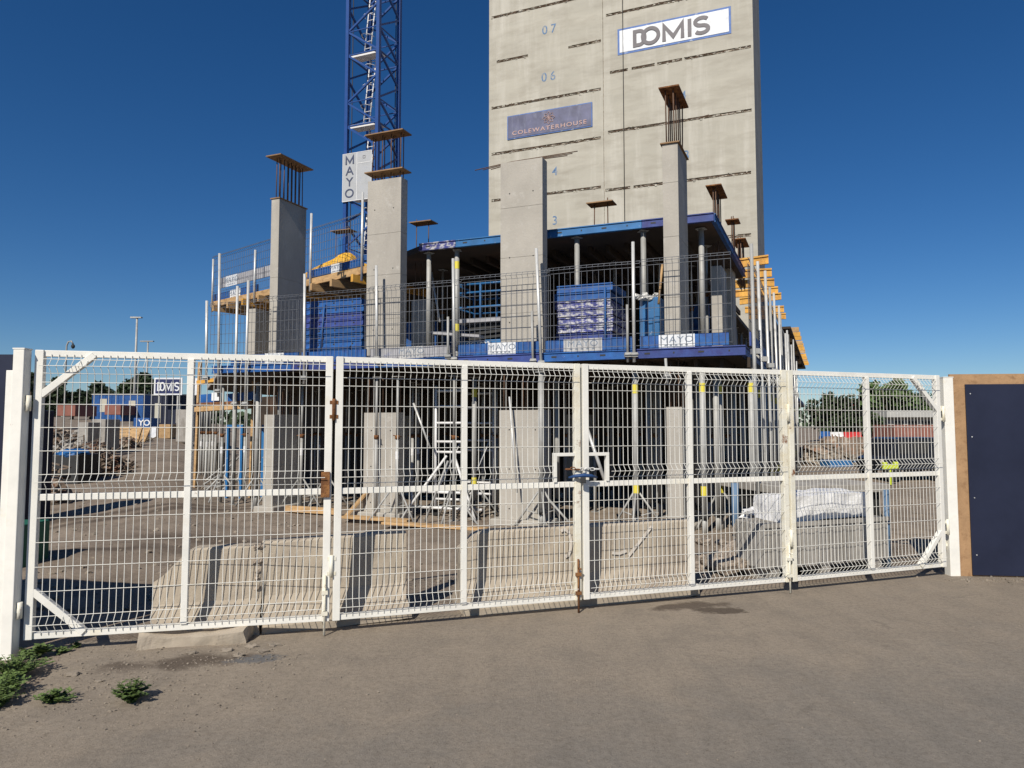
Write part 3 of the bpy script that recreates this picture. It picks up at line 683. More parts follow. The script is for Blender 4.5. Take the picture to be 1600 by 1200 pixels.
# ------------------------------------------------------------------ lift core tower
KR = at(1180, 200, 36); KR.z = 0; NK = NF
def kp(px, py): return hit(px, py, KR, NK)
KL = kp(764, 200); KL.z = 0; LK_ = (KR - KL).length
core = thing('lift_core_tower', KR, 'tall bare concrete lift core rising behind the frame', 'tower')
def sK(p): return (V((p.x, p.y, 0)) - KL).dot(U)
XM = sK(kp(943, 150)); KD = 4.6; KH = 46
def bay(s0, s1, rows, out, name):
    q = MB(); bk = []
    base = KL - NF * out
    def P(s, z, d=0.): return base + U * s + (NF if d < 1 else W) * d + Z * z
    zz = [0.]
    cur = 0.
    for (z, ivs) in sorted(rows, key=lambda r: r[0]):
        z0, z1 = z - .085, z + .085
        q.face((P(s0, cur), P(s1, cur), P(s1, z0), P(s0, z0)))
        x = s0
        for (a, b) in ivs:
            a, b = max(a, s0 + .05), min(b, s1 - .05)
            q.face((P(x, z0), P(a, z0), P(a, z1), P(x, z1)))
            q.face((P(a, z0), P(b, z0), P(b, z0, .12), P(a, z0, .12))); q.face((P(a, z1, .12), P(b, z1, .12), P(b, z1), P(a, z1)))
            q.face((P(a, z0), P(a, z0, .12), P(a, z1, .12), P(a, z1))); q.face((P(b, z0, .12), P(b, z0), P(b, z1), P(b, z1, .12)))
            bk.append((a, b, z0, z1)); x = b
        q.face((P(x, z0), P(s1, z0), P(s1, z1), P(x, z1))); cur = z1
    q.face((P(s0, cur), P(s1, cur), P(s1, KH), P(s0, KH)))
    d = KD + out
    q.face((P(s1, 0), P(s1, 0, d), P(s1, KH, d), P(s1, KH))); q.face((P(s0, 0, d), P(s0, 0), P(s0, KH), P(s0, KH, d)))
    q.face((P(s1, 0, d), P(s0, 0, d), P(s0, KH, d), P(s1, KH, d))); q.face((P(s0, KH), P(s1, KH), P(s1, KH, d), P(s0, KH, d)))
    o = q.build(name, core_concrete, core)
    for (a, b, z0, z1) in bk:
        r = MB(); N = max(4, int((b - a) / .09)); rr = []
        for i in range(N + 1):
            s = a + (b - a) * i / N
            rr.append([P(s, z0 + (z1 - z0) * j / 4, .11 - (.075 + .10 * nz((s, j * .3), 4, out) if 0 < j < 4 else .0)) for j in range(5)])
        r.sweep(rr, closed=False, caps=False); po = r.build('pour_joint', core_rough, o)
        r = MB(); s = a + random.uniform(.05, .3)
        while s < b - .1:
            lump(r, P(s, random.choice((z0, z1, (z0 + z1) / 2)) + random.uniform(-.02, .02), .03), random.uniform(.05, .16), .05, random.uniform(.03, .075), .5, 7, 5, s); s += random.uniform(.15, .7)
        tag(r.build('mortar_dab', core_concrete, o), kind='stuff')
        r = MB(); s = a + .1
        while s < b - .15:
            e_ = min(b - .02, s + random.uniform(.25, .7)); zc = (z0 + z1) / 2 + random.uniform(-.06, .06)
            r.tube([P(s, zc, .02), P((s + e_) / 2, zc + random.uniform(-.03, .03), -.02), P(e_, zc + random.uniform(-.06, .06), .0)], .012, 4); s += random.uniform(.12, .5)
        tag(r.build('bent_rebar', rebar_m, o), kind='stuff')
def row(px, py, ivs): return (kp(px, py).z, [(sK(kp(a, py)), sK(kp(b, py))) for a, b in ivs])
rowsL = [row(854, 8, [(768, 939)]), row(914, 68.5, [(776, 825), (888, 939)]), row(854, 154, [(768, 939)]), row(854, 228, [(768, 939)]), row(900, 297, [(768, 939)]), row(900, 376, [(768, 939)])]
rowsR = [row(1000, 13, [(947, 1174)]), row(1065, 93, [(953, 981), (987, 1023), (1027, 1066), (1070, 1174)]), row(1065, 189, [(950, 1175)]), row(1065, 283, [(946, 985), (990, 1174)]), row(1065, 377, [(946, 1174)])]
bay(0, XM - .02, rowsL, 0, 'wall_bay'); bay(XM + .02, LK_, rowsR, .03, 'wall_bay')
q = MB(); q.box(KL + U * (XM - .02) + NF * .05, U * .04, NF * 1, Z * KH); q.build('wall_joint', core_rough, core)
kc = kp(975, 200) - NF * .06; q = MB(); q.tube([V((kc.x, kc.y, 3)), V((kc.x, kc.y, 34))], .022, 6); q.build('hanging_cable', dark, core)
for (s, px, py, sz) in (('07', 858, 46, .62), ('06', 857, 120, .62), ('4', 867, 268, .6), ('3', 867, 345, .6), ('4', 1068, 150, .58), ('3', 1073, 243, .58)):
    text('painted_number', s, sz * 1.25, kp(px, py) - NF * (.036 if px > 943 else .006), U, Z, blue_letter, core, .002, .005, .95, spacing=1.5)
# banners
def banner(px0, py0, px1, py1, hpx, name, label, m_edge, m_in, ew_=.12):
    a = kp(px0, py0) - NF * .05; b = kp(px1, py1) - NF * .05; h = hpx * a.y / 1067
    z0 = (a.z + b.z) / 2 if False else a.z; w = (V((b.x, b.y, 0)) - V((a.x, a.y, 0))).length
    t = thing(name, a, label, 'banner', 'banners tied on the lift core')
    def wav(s, z): return NF * (.012 * nz((s, z), .9, px0))
    for nm, m, i0, dd in (('edge_hem', m_edge, 0., 0.), ('printed_sheet', m_in, ew_, -.018)):
        q = MB(); N = 16; rings = []
        for i in range(N + 1):
            s = i0 + (w - 2 * i0) * i / N
            rings.append([a + U * s + Z * (i0 + (h - 2 * i0) * j) + NF * (dd + k) + wav(s, j) for j, k in ((0, 0), (1, 0), (1, .012), (0, .012))])
        q.sweep(rings); q.build(nm, m, t)
    return t, a, w, h
db, a, w, h = banner(965.5, 87, 1143, 57, 43, 'name_banner', 'white banner with big grey lettering high on the lift core', banner_edge, white_sign)
lh = h * .80; dcx = lambda f: a + U * (w * f) + Z * (h * .5) - NF * .035
for ch, f, wf in (('D', .205, .125), ('O', .303, .175), ('M', .505, .195), ('I', .648, .035), ('S', .752, .145)): block_letter(ch, dcx(f) - NF * (.012 if ch == 'O' else 0), w * wf, h * (.66 if ch not in 'OS' else .70), w * .033, U, Z, grey_letter, db)
cb, a, w, h = banner(793, 219, 926, 198.5, 38.5, 'architect_banner', 'dusky navy banner with pale copper lettering and flower emblem on the lift core', banner_edge, banner_navy, .06)
text('lettering', 'COLEWATERHOUSE', h * .24, a + U * (w * .5) + Z * (h * .22) - NF * .035, U, Z, copper, cb, .003, .01, 1.25, spacing=1.22)
q = MB(); ec = a + U * (w * .5) + Z * (h * .64) - NF * .035
for k in range(8):
    w0 = 2 * math.pi * k / 8
    pts = [ec + (U * math.cos(w0) + Z * math.sin(w0)) * (h * .26 * f) + (U * -math.sin(w0) + Z * math.cos(w0)) * (h * .075 * math.sin(math.pi * f) * sgn) for sgn, fs in ((1, [0, .25, .5, .75, 1]), (-1, [1, .75, .5, .25, 0])) for f in fs]
    q.tube(pts, .013, 4, False)
q.build('flower_emblem', copper, cb)

# ------------------------------------------------------------------ tower crane mast
CA = at(588, 350, 37); CA.z = 0; cw = 2.02
cr = thing('tower_crane', CA, 'blue lattice tower crane mast with white ladders beside the lift core', 'crane')
cor = [CA, CA - U * cw, CA - U * cw + W * cw, CA + W * cw]
for p in cor: q = MB(); q.box(p - U * .10 - W * .10, U * .20, W * .20, Z * 44); q.build('mast_leg', crane_blue, cr)
sec = 4.15; z0c = at(588, 420, 37).z % sec
for side in range(4):
    A, B = cor[side], cor[(side + 1) % 4]; z = z0c
    while z < 34:
        for k in range(3):
            zz = z + k * sec / 3
            if k == 0: q = MB(); q.bar(A + Z * zz, B + Z * zz, .07, .07); q.build('cross_bar', crane_blue, cr)
            q = MB()
            P0, P1 = (A, B) if k % 2 == 0 else (B, A)
            q.bar(P0 + Z * zz, P1 + Z * (zz + sec / 3), .10, .10); q.build('diagonal_brace', crane_blue, cr)
            if k == 1: q = MB(); q.bar(A + Z * (zz + .0), B + Z * (zz + .0), .05, .05); q.build('cross_bar', crane_blue, cr)
        z += sec
cc = CA - U * cw / 2 + W * cw / 2; z = z0c; fl = 0
while z < 32:
    q = MB(); q.box(cc - U * .88 - W * .82 + Z * (z + .02), U * 1.76, W * .7, Z * .06); q.build('platform', white_steel, cr)
    q = MB(); q.box(cc - U * .90 - W * .86 + Z * (z - .06), U * 1.80, W * .035, Z * .2); q.build('platform_edge', white_steel, cr)
    b0 = cc + U * (-.22) - W * .35 + Z * z; b1_ = cc + U * (.18) - W * .3 + Z * (z + sec)
    for o in (-.2, .2):
        q = MB(); q.tube([b0 + U * o, b1_ + U * o], .036, 6); ld = q.build('ladder_rail', white_steel, cr)
    for i in range(10):
        q = MB(); p = b0.lerp(b1_, (i + .5) / 10); q.tube([p - U * .2, p + U * .2], .02, 5); q.build('ladder_rung', white_steel, cr)
    for i in range(3):
        q = MB(); p = b0.lerp(b1_, .3 + .28 * i); pts = [p + U * (.34 * math.cos(w)) - W * (.5 * max(0, math.sin(w))) for w in [math.pi * j / 6 for j in range(7)]]
        q.tube(pts, .018, 5); q.build('ladder_hoop', white_steel, cr)
    z += sec; fl += 1
for px in (548, 616):
    pq = at(px, 300, 39.5); q = MB(); q.tube([V((pq.x, pq.y, 2)), V((pq.x, pq.y, 36))], .03, 6); q.build('power_cable', dark, cr)
# mesh banner on the mast
ma = hit(534.5, 316, CA - NF * .18, NF); mb_ = hit(580, 309, CA - NF * .18, NF); mh = 79 * 37 / 1067
mwid = (V((mb_.x, mb_.y, 0)) - V((ma.x, ma.y, 0))).length
mt = thing('mast_banner', ma, 'pale mesh banner with upright lettering hung on the blue crane mast', 'banner')
mesh_banner = mat('pale_mesh_sheet', (.40, .415, .43), .7, var=.1, scale=3, col2=(.36, .38, .42), s2=3, t2=.6)
q = MB(); q.box(ma, U * mwid, NF * .015, Z * mh); q.build('mesh_sheet', mesh_banner, mt)
q = MB(); 
for (o, ww, hh) in ((0, .03, mh), (mwid * .49, .03, mh), (mwid - .03, .03, mh)): q.box(ma + U * o - NF * .012, U * ww, NF * .01, Z * hh)
for zz in (0, mh * .76, mh - .03): q.box(ma + U * (.03 if zz != mh * .76 else mwid * .49 + .03) + Z * zz - NF * .011, U * (mwid - .06 if zz != mh * .76 else mwid * .5 - .06), NF * .008, Z * .03)
q.build('hem', white_steel, mt)
for i, ch in enumerate('MAYO'): block_letter('M', ma + U * (mwid * .25) + Z * (mh * .86) - NF * .014, .56, .50, .095, U, Z, mast_letter, mt) if ch == 'M' else text('lettering', ch, .70, ma + U * (mwid * .25) + Z * (mh * (.86 - .235 * i)) - NF * .014, U, Z, mast_letter, mt, .003, .008, 1.1)
q = MB(); sq = ma + U * (mwid * .74) + Z * (mh * .88) - NF * .012
for o, a_, b_ in ((0, .16, .02), (.14, .16, .02)): q.box(sq - U * .08 + Z * (o - .08), U * a_, NF * .006, Z * b_)
for o in (-.08, .06): q.box(sq + U * o - Z * .06, U * .02, NF * .006, Z * .12)
q.build('square_mark', grey_letter, mt)

# ------------------------------------------------------------------ props
def make_prop(h, heavy, sticker, tripod, label, group):
    t = thing('steel_prop', (0, 0, 0), label, 'prop', group)
    r0, r1 = (.048, .040) if heavy else (.031, .025)
    k = .58 * h if not heavy else .30
    if heavy:
        q = MB(); q.tube([(0, 0, .012), (0, 0, k)], r1, 10); q.build('inner_tube', galv, t)
        q = MB(); q.tube([(0, 0, k), (0, 0, h - .012)], r0, 12); q.build('outer_tube', galv, t)
        q = MB(); q.tube([(0, 0, k - .05), (0, 0, k + .03)], r0 + .022, 10); q.tube([(-.12, 0, k - .02), (.12, 0, k - .02)], .01, 6); q.build('collar', dark, t)
    else:
        q = MB(); q.tube([(0, 0, .012), (0, 0, k)], r0, 10); q.build('outer_tube', galv, t)
        q = MB(); q.tube([(0, 0, k), (0, 0, h - .012)], r1, 10); q.build('inner_tube', galv, t)
        q = MB(); q.tube([(0, 0, k - .05), (0, 0, k + .02)], r0 + .014, 10); q.tube([(-.09, .01, k + .02), (.1, -.01, k - .01)], .009, 6); q.build('collar', rust, t)
    for z, nm in ((.006, 'base_plate'), (h - .006, 'head_plate')):
        q = MB(); q.cbox((0, 0, z), .16, .16, .012); q.build(nm, galv, t)
    if sticker:
        for z in ((h - .38, .62) if heavy else (h * .42,)):
            q = MB(); q.tube([(0, 0, z), (0, 0, z + .15)], r0 + .0025, 12, False); q.build('sticker', yellow if heavy else white_plastic, t)
    if tripod:
        for i in range(3):
            w = 2 * math.pi * i / 3 + .5; c_, s_ = math.cos(w), math.sin(w)
            q = MB(); q.tube([(c_ * .06, s_ * .06, .62), (c_ * .5, s_ * .5, .012)], .018, 6); q.tube([(c_ * .05, s_ * .05, .25), (c_ * .3, s_ * .3, .30)], .012, 5); q.build('tripod_leg', galv, t)
    return t
PG = 'steel props under the first floor slab'
HS = SOF - .16
PR = {}
def prop_at(key, p, label, z0=0., lean=(0, 0)):
    rot = (lean[0], lean[1], random.uniform(0, 6.28))
    if key not in PR:
        t = make_prop(*key, label, PG if key[0] < 2.7 and z0 < 1 else 'steel props under the upper deck'); PR[key] = t
        t.location = (p.x, p.y, z0); t.rotation_euler = rot; t['label'] = label
    else:
        t = copy_tree(PR[key], (p.x, p.y, z0), rot, label)
    t['group'] = PG if z0 < 1 else 'steel props under the upper deck'
    return t
def gp(px, t): return fx(px, 760, t)
G1 = [  # px, depth behind the front, heavy, sticker, tripod, label
 (345, 1.0, 0, 1, 1, 'slim prop just beside the blue steel frame, toward the dirt track'),
 (364, .9, 1, 0, 0, 'stout grey prop in front of the blue steel frame'),
 (381, 1.6, 0, 1, 0, 'slim prop behind the stout one at the blue steel frame'),
 (400, .7, 1, 0, 1, 'stout prop beside the narrow ground floor column nearest the dirt track'),
 (433, .9, 0, 1, 1, 'slim prop right against the narrow ground floor column nearest the dirt track'),
 (444, 3.0, 0, 0, 0, 'thin prop in shade just beyond the narrow column nearest the track'), (470, .8, 0, 1, 1, 'slim prop standing over the pale timber sole plank'),
 (486, 2.0, 0, 0, 0, 'thin prop in shade between the sole plank prop and a tagged prop'), (498, 3.2, 0, 1, 0, 'white tagged thin prop in shade before the rusty lock plate'), (510, 1.2, 0, 0, 1, 'tripod prop by the rusty lock plate of the gate'),
 (540, 3.6, 0, 0, 0, 'thin prop in deep shade just past the double stile'), (555, 2.5, 0, 0, 0, 'thin prop in shade beside the wide column, on the track side'), (564, 4.0, 0, 0, 0, 'second thin prop hard beside the wide column edge'),
 (587, .05, 0, 0, 0, 'prop crossing the face of the ground floor column with a board leaning by it'),
 (620, .05, 0, 1, 1, 'prop at the far edge of the wide ground floor column before the white scaffold tower'),
 (644, 1.6, 0, 1, 0, 'white tagged prop between the wide column and the scaffold tower'), (653, 2.2, 0, 1, 0, 'second white tagged prop between wide column and scaffold tower'), (668, 4, 0, 0, 0, 'thin prop in deep shade right beside the scaffold tower upright'),
 (709, .3, 0, 0, 1, 'prop standing in front of the white scaffold tower'),
 (741, .7, 1, 1, 1, 'stout yellow tagged prop beside the white scaffold tower'),
 (755, 2.6, 0, 0, 0, 'thin prop in shade just past the stout tagged prop by the tower'), (767, 4.0, 0, 0, 0, 'thin prop in deep shade midway between tower and widest column'), (776, 1.8, 0, 0, 0, 'thin prop close to the widest column, on the tower side'),
 (846, -.02, 1, 0, 1, 'stout prop against the edge of the widest ground floor column'),
 (858, 2.4, 0, 0, 0, 'thin prop in shade close to the widest column, on the padlock side'), (871, 1.6, 1, 0, 0, 'stout untagged prop behind the padlock frames'),
 (884, 3.4, 0, 0, 0, 'thin prop in deep shade just before the padlock frames'), (930, 2.5, 0, 0, 0, 'thin prop in shade seen through the far padlock frame'), (950, 5, 0, 0, 0, 'thin prop in deep shade a step past the padlock frame'), (968, 4.4, 0, 0, 0, 'thin prop in deep shade against the stout tagged prop past the padlock'),
 (994, .3, 1, 1, 1, 'stout yellow tagged prop next to the padlock frame, on the hoarding side'),
 (1014, 1.3, 1, 0, 0, 'stout untagged prop between a yellow tagged prop and the slender column'),
 (1023, 4, 0, 0, 0, 'thin prop in shade between two stout props before the slender column'), (1032, 2.3, 1, 0, 0, 'stout shaded prop just before the slender ground floor column'),
 (1068, 2.6, 0, 0, 0, 'thin prop in shade just past the slender ground floor column'), (1082, 4.2, 0, 0, 0, 'thin prop in deep shade before the third leaf mullion'), (1092, 1.5, 1, 0, 0, 'stout untagged prop half behind a yellow tagged prop'),
 (1100, .3, 1, 1, 0, 'yellow tagged prop just past the mullion of the third gate leaf'),
 (1126, .9, 1, 1, 1, 'yellow tagged tripod prop standing clear in front of the slab corner'),
 (1112, 3.4, 0, 0, 0, 'thin prop in shade between the two tagged props past the mullion'), (1138, 3.8, 0, 0, 0, 'thin prop in shade just past the tripod tagged prop'), (1150, 5, 0, 0, 0, 'thin prop in deep shade farthest toward the slab corner')]
SH1 = 'slim grey prop standing deep in the shade under the first floor slab'
for (px, t, hv, st, tr, lb) in G1: prop_at((HS, hv, st, tr), gp(px, t), lb or SH1)
for i in range(16):
    p = fx(455 + i * 41 + random.uniform(-14, 14), 760, random.uniform(2.8, 6.0)); prop_at((HS, i % 4 == 0, 0, 0), p, SH1)
ORD = ['nearest', 'second', 'third', 'fourth', 'fifth', 'sixth', 'seventh', 'eighth', 'ninth', 'tenth', 'eleventh', 'twelfth', 'thirteenth', 'fourteenth', 'fifteenth', 'sixteenth', 'seventeenth', 'eighteenth', 'nineteenth', 'twentieth']
for i in range(20):
    for off, nm in ((.0, 'outer'), (-.55, 'middle'), (-1.0, 'inner')):
        if nm == 'middle' and i % 2: continue
        p = F(off + random.uniform(-.05, .05), .7 + i * 1.05 + random.uniform(-.2, .2), 0); st = nm == 'outer' and i % 2 == 0
        prop_at((HS, 1, 1 if st else 0, 0), p, '%s %s prop from the slab corner, %s row down the open side' % (ORD[i if nm != 'middle' else i // 2], 'yellow tagged' if st else 'grey', nm))
for i in range(7):                                         # cluster by the track
    p = gp(308 + i * 4.5, 4.6 + .35 * (i % 3)); prop_at((HS, 0, 1 if i % 2 else 0, 0), V((p.x, p.y, 0)), '%s slim prop of the tight cluster under the loading bay, counted from the dirt track' % ORD[i])
# first floor props under the upper deck
HU = ZU0 - 2.966 - .002
U1 = [(670, 1.15, 1, 0, 'thick prop with a yellow band at the end of the upper deck edge'), (692, 2.6, 0, 0, 'thin shaded prop between the second tall column and a leaning tube'), (714, 1.15, 1, 1, 'thick prop under the upper deck edge next to the scissor lift'),
      (753, 3.2, 0, 0, 'thin shaded prop behind the scissor lift rails'), (765, 4.2, 0, 0, 'thin shaded prop farther behind the scissor lift, beside the widest column'), (902, 1.12, 1, 0, 'thick prop under the upper deck edge above the splashed panel stack'), (930, 4, 0, 0, 'thin shaded prop above the back edge of the splashed stack'), (980, 5, 0, 0, 'thin shaded prop deep behind the tangled clips'),
      (1006, 1.12, 1, 0, 'thick prop under the upper deck edge before the slender rebar topped column'), (1030, 3.6, 0, 0, 'thin shaded prop just before the slender rebar topped column'), (1097, 1.35, 1, 0, 'thick prop under the near corner of the upper deck'),
      (1104, 2.6, 0, 0, 'thin shaded prop just past the near corner prop'), (885, 4.5, 0, 0, 'thin shaded prop right beside the widest tall column'), (960, 3.2, 0, 0, 'thin shaded prop at the end of the splashed stack'), (1080, 4.2, 0, 0, 'thin shaded prop just past the slender rebar topped column'), (1092, 5.6, 0, 0, 'thin shaded prop deepest behind the near corner'), (734, 5.2, 0, 0, 'thin shaded prop deep behind the middle of the scissor lift')]
for (px, t, hv, st, lb) in U1: prop_at((HU, hv, st, 0), fx(px, 440, t), lb or 'slim prop in the shade under the upper deck', 2.966)
for i in range(10): p = RU + W * (5.5 + i * 1.6) - U * 1.2; prop_at((HU, 1, 0, 0), p, '%s prop of the row under the upper deck side, counted from the corner' % ORD[i], 2.966)
# leaning loose poles
def pole(a, b, r, label, m=galv_bright, name='scaffold_tube', group='loose scaffold tubes', cat='tube'):
    q = MB(); q.tube([a, b], r, 10); o = q.build(name, m); return tag(o, label, cat, group)
pole(fac(673, 417, 1.9), fac(687, 503, 1.5), .022, 'thin tube leaning between the thick yellow banded prop and scissor lift')
pole(fac(1035, 413, .5), fac(1029, 475, .3), .02, 'pale timber batten leaning on the slender rebar topped column', wood, 'timber_batten', None, 'batten')
pole(gnd(682, 700, 1.5) if False else fac(646, 630, .5), fac(672, 700, .5), .02, 'thin brace tube sloping toward the white scaffold tower')
pole(fac(914, 660, .2), fac(948, 760, .1), .03, 'grey brace tube sloping down behind the padlock frame')
pole(fac(796, 620, .02), fac(808, 770, -.05), .018, 'thin tube leaning on the widest ground floor column')
for (x0, y0, x1, y1, l) in ((700, 720, 664, 815, 'diagonal strut at the foot of the white scaffold tower'), (718, 780, 750, 825, 'short diagonal strut beside the stout yellow tagged prop'), (857, 780, 888, 815, 'short grey strut at the foot of the widest column'), (640, 790, 625, 815, 'short strut leaning at the tower wheels')):
    pole(fac(x0, y0, .1), fac(x1, y1, -.1), .02, l, galv)

# ------------------------------------------------------------------ edge protection of the first floor
TG = 'boards along the first floor edge'
def toe(a, b, z0, h, m, label, sign=None, group=TG, sm=white_sign, n=None):
    a, b = V((a.x, a.y, 0)), V((b.x, b.y, 0)); e = (b - a).normalized(); L = (b - a).length; n = V((e.y, -e.x, 0)) if n is None else n
    t = thing('toe_board', a + Z * z0, label, 'board', group)
    q = MB(); q.box(a + Z * z0, e * L, -n * .03, Z * h); q.build('board', m, t, .004)
    if sign:
        f, w = sign; q = MB(); q.box(a + e * (f * L) + Z * (z0 - .008) + n * .002, e * w, n * .006, Z * (h + .012)); q.build('sign_plate', sm, t)
        text('lettering', 'MAYO', h * .70, a + e * (f * L + w / 2) + Z * (z0 + h * .58) + n * .009, e, Z, sign_letter, t, .002, .0, 1.25, spacing=1.1)
        q = MB()
        for i in range(5): q.box(a + e * (f * L + w * (.16 + .145 * i)) + Z * (z0 + h * .10) + n * .009, e * (w * .07), n * .002, Z * (h * .10))
        q.build('small_print', sign_letter, t)
    return t
ZT = 2.975
toe(fx(1000, 540), fx(1139, 525), ZT, .20, blue, 'blue toe board with a clean white sign at the slab corner', (.22, .56), sm=white_sign)
toe(fx(852, 545), fx(988, 535), ZT, .20, blue, 'blue toe board with a dusty sign below the splashed panel stack', (.22, .66), sm=mat('dusty_sign', (.45, .45, .45), .8, var=.2, scale=6))
toe(fx(716, 555), fx(842, 543), ZT, .20, blue, 'blue toe board with a clean sign between the scissor lift and widest column', (.38, .52))
toe(fx(578, 565), fx(703, 552), ZT, .20, grey_board, 'dusty grey toe board with a faded sign below the second tall column', (.38, .50), sm=MATS['dusty_sign'])
toe(fx(470, 572), fx(572, 560), ZT, .20, blue, 'blue toe board below the stacked blue panels', None)
toe(fx(360, 575), fx(466, 565), ZT, .20, blue, 'blue toe board with a sign just above the gate by the track', (.52, .46))
def guard_mesh(a, b, z0, h, label, m=mesh_steel, pitch=.095, group='wire guard panels round the first floor edge', n=None, bow=0.):
    a, b = V((a.x, a.y, 0)), V((b.x, b.y, 0)); e = (b - a).normalized(); L = (b - a).length; n = V((e.y, -e.x, 0)) if n is None else n
    t = thing('mesh_guard', a + Z * z0, label, 'guard panel', group)
    q = MB(); r = .0042
    def O(x): return n * (bow * math.sin(math.pi * x / L))
    k = int(L / pitch)
    for i in range(k + 1):
        x = L * i / k; q.tube([a + e * x + O(x) + Z * z0, a + e * x + O(x) + Z * (z0 + h - .10), a + e * x + O(x) + n * .05 + Z * (z0 + h - .05), a + e * x + O(x) + Z * (z0 + h)], r, 4, False)
    tag(q.build('upright_wires', m, t), kind='stuff')
    q = MB()
    for z in [.02, .22, .42, .62, .82, 1.02, h - .10, h - .05, h]:
        if z <= h: q.tube([a + e * (L * j / 6) + O(L * j / 6) + n * (.055 if abs(z - h + .05) < .001 else .005) + Z * (z0 + z) for j in range(7)], r * 1.1, 4, False)
    tag(q.build('cross_wires', m, t), kind='stuff')
    return t
MG = .10
def fo(px, py=480): return fx(px, py, -.045)
guard_mesh(fo(1003), fo(1143), ZT + .02, 1.42, 'wire guard panel in front of the slender rebar topped column')
guard_mesh(fo(857), fo(1001), ZT + .02, 1.40, 'wire guard panel in front of the splashed panel stack', bow=.03)
guard_mesh(fo(718), fo(860), ZT + .02, 1.38, 'wire guard panel in front of the scissor lift and widest column')
guard_mesh(fo(578), fo(722), ZT + .02, 1.34, 'wire guard panel in front of the second tall column', bow=.03)
guard_mesh(fo(466), fo(584), ZT + .02, 1.32, 'wire guard panel in front of the stacked blue panels')
guard_mesh(fo(415), fo(470), ZT + .02, 1.32, 'narrow wire guard panel across the tall side lit column')
guard_mesh(fo(330), fo(412), ZT + .02, 1.28, 'wire guard panel at the slab end above the dirt track')
for i in range(8):
    a = F(.05, .25 + i * 2.5, 0); b = F(.05, .25 + (i + 1) * 2.5 - .06, 0)
    guard_mesh(a, b, ZT, 1.40, ORD[i] + ' wire guard panel from the slab corner, down the open side', n=NS, pitch=.11)
    toe(a + NS * .03, b + NS * .03, ZT, .22, blue if i % 2 else violet, ORD[i] + ' blue side board from the slab corner, down the open side', None, 'boards down the open side of the slab', n=NS)
# scaffold standards
SG = 'upright scaffold tubes along the first floor edge'
def standard(px0, py0, px1, py1, label, r=.027, t=-.10, m=galv_bright):
    a, b = fac(px1, py1, t), fac(px0, py0, t)
    o = thing('scaffold_standard', a, label, 'scaffold tube', SG)
    q = MB(); q.tube([a, b], r, 10); q.build('tube', m, o)
    q = MB(); d = (b - a).normalized(); c_ = a + d * .12; q.cbox(c_, .10, .12, .07); q.tube([c_ + V((-.06, -.07, 0)), c_ + V((.06, -.07, 0))], .012, 6); q.build('clamp', galv, o)
    return o
for r_ in ((989, 378, 991, 566, 'bright upright tube between the splashed panel stack and slender column'), (838, 388, 846, 578, 'bright tube leaning in front of the widest tall column'),
           (708, 404, 710, 572, 'bright upright tube beside the scissor lift'), (588, 415, 589, 570, 'bright upright tube in front of the second tall column'),
           (476, 428, 475, 600, 'bright upright tube before the stacked blue panels'), (388, 438, 383, 640, 'bright tube beside the tall side lit column, toward the track'),
           (371, 447, 367, 640, 'bright tube second from the end of the slab by the track'), (343, 396, 341, 620, 'tallest bright tube at the slab end by the track'), (323, 470, 322, 600, 'outermost bright tube over the dirt track')): standard(*r_)
for r_ in ((700, 495, 700, 568, 'short dark tube beside the bright one at the scissor lift'), (831, 486, 833, 575, 'short dark tube before the widest tall column'), (980, 476, 981, 566, 'short dark tube at the edge of the splashed panel stack'), (1040, 560, 1043, 600, 'short dark tube hanging under the slab corner')):
    standard(*r_, r=.022, m=galv)
for i in range(14):
    a = F(.14 + random.uniform(-.03, .06), -.1 + i * 1.35, 0); ln = random.uniform(-.12, .12)
    o = thing('scaffold_standard', a, ORD[i] + ' upright tube from the slab corner, down the open side', 'scaffold tube', 'upright tubes down the open side of the slab')
    hgt = 4.45 + random.uniform(-.3, .3)
    q = MB(); q.tube([a, a + Z * hgt + W * ln - NS * .08 * random.random()], .028, 8); q.build('tube', galv_bright if i % 3 else galv, o)
    q = MB(); q.cbox(a + Z * 2.85, .11, .11, .08); q.build('clamp', galv, o)
# blue netting-backed formwork panels standing inside the side guard
for i in range(6):
    a = F(-.32, 7.5 + i * 1.9, 2.97); q = MB(); q.box(a, W * 1.75, -NS * .07, Z * (1.15 + .18 * (i % 3))); o = q.build('upright_shutter', blue if i % 2 else violet, None, .004)
    tag(o, ORD[i] + ' blue formwork panel standing inside the side guard of the first floor', 'panel', 'panels standing inside the side guard')

# yellow beams projecting from the upper deck
BG = 'yellow timber beams projecting from the side of the upper deck'
names = ['first and nearest', 'second', 'third', 'fourth', 'fifth', 'sixth', 'seventh']
for i, (px, py) in enumerate(((1201, 410), (1206, 424), (1210, 440), (1216, 455), (1221, 467), (1225, 481), (1228, 491))):
    Y = 3.64 * 1067 / (665 - py); p = at(px, py, Y)
    dip = random.uniform(-.07, .09)
    q = MB(); a = p - U * 1.15
    d = U * 1.15 + Z * dip
    q.box(a + Z * .065 - NF * .04 - Z * dip * .0, d, NF * .08, Z * .04); q.box(a - Z * .10 - NF * .04, d, NF * .08, Z * .04); q.box(a - Z * .06 - NF * .014, d, NF * .028, Z * .125)
    o = q.build('timber_beam', timber); tag(o, names[i] + ' yellow timber beam end counted from the near corner of the deck', 'beam', BG)
sdk = thing('side_deck', F(0, 20, 5.0), 'dark plywood side deck beyond the seven large yellow beams', 'deck')
q = MB(); q.prism(poly(F(-.9, 13.2, 0), F(.12, 13.2, 0), F(.12, 31, 0), F(-.9, 31, 0)), 4.93, 5.0); q.build('plywood_sheet', soffit_ply, sdk)
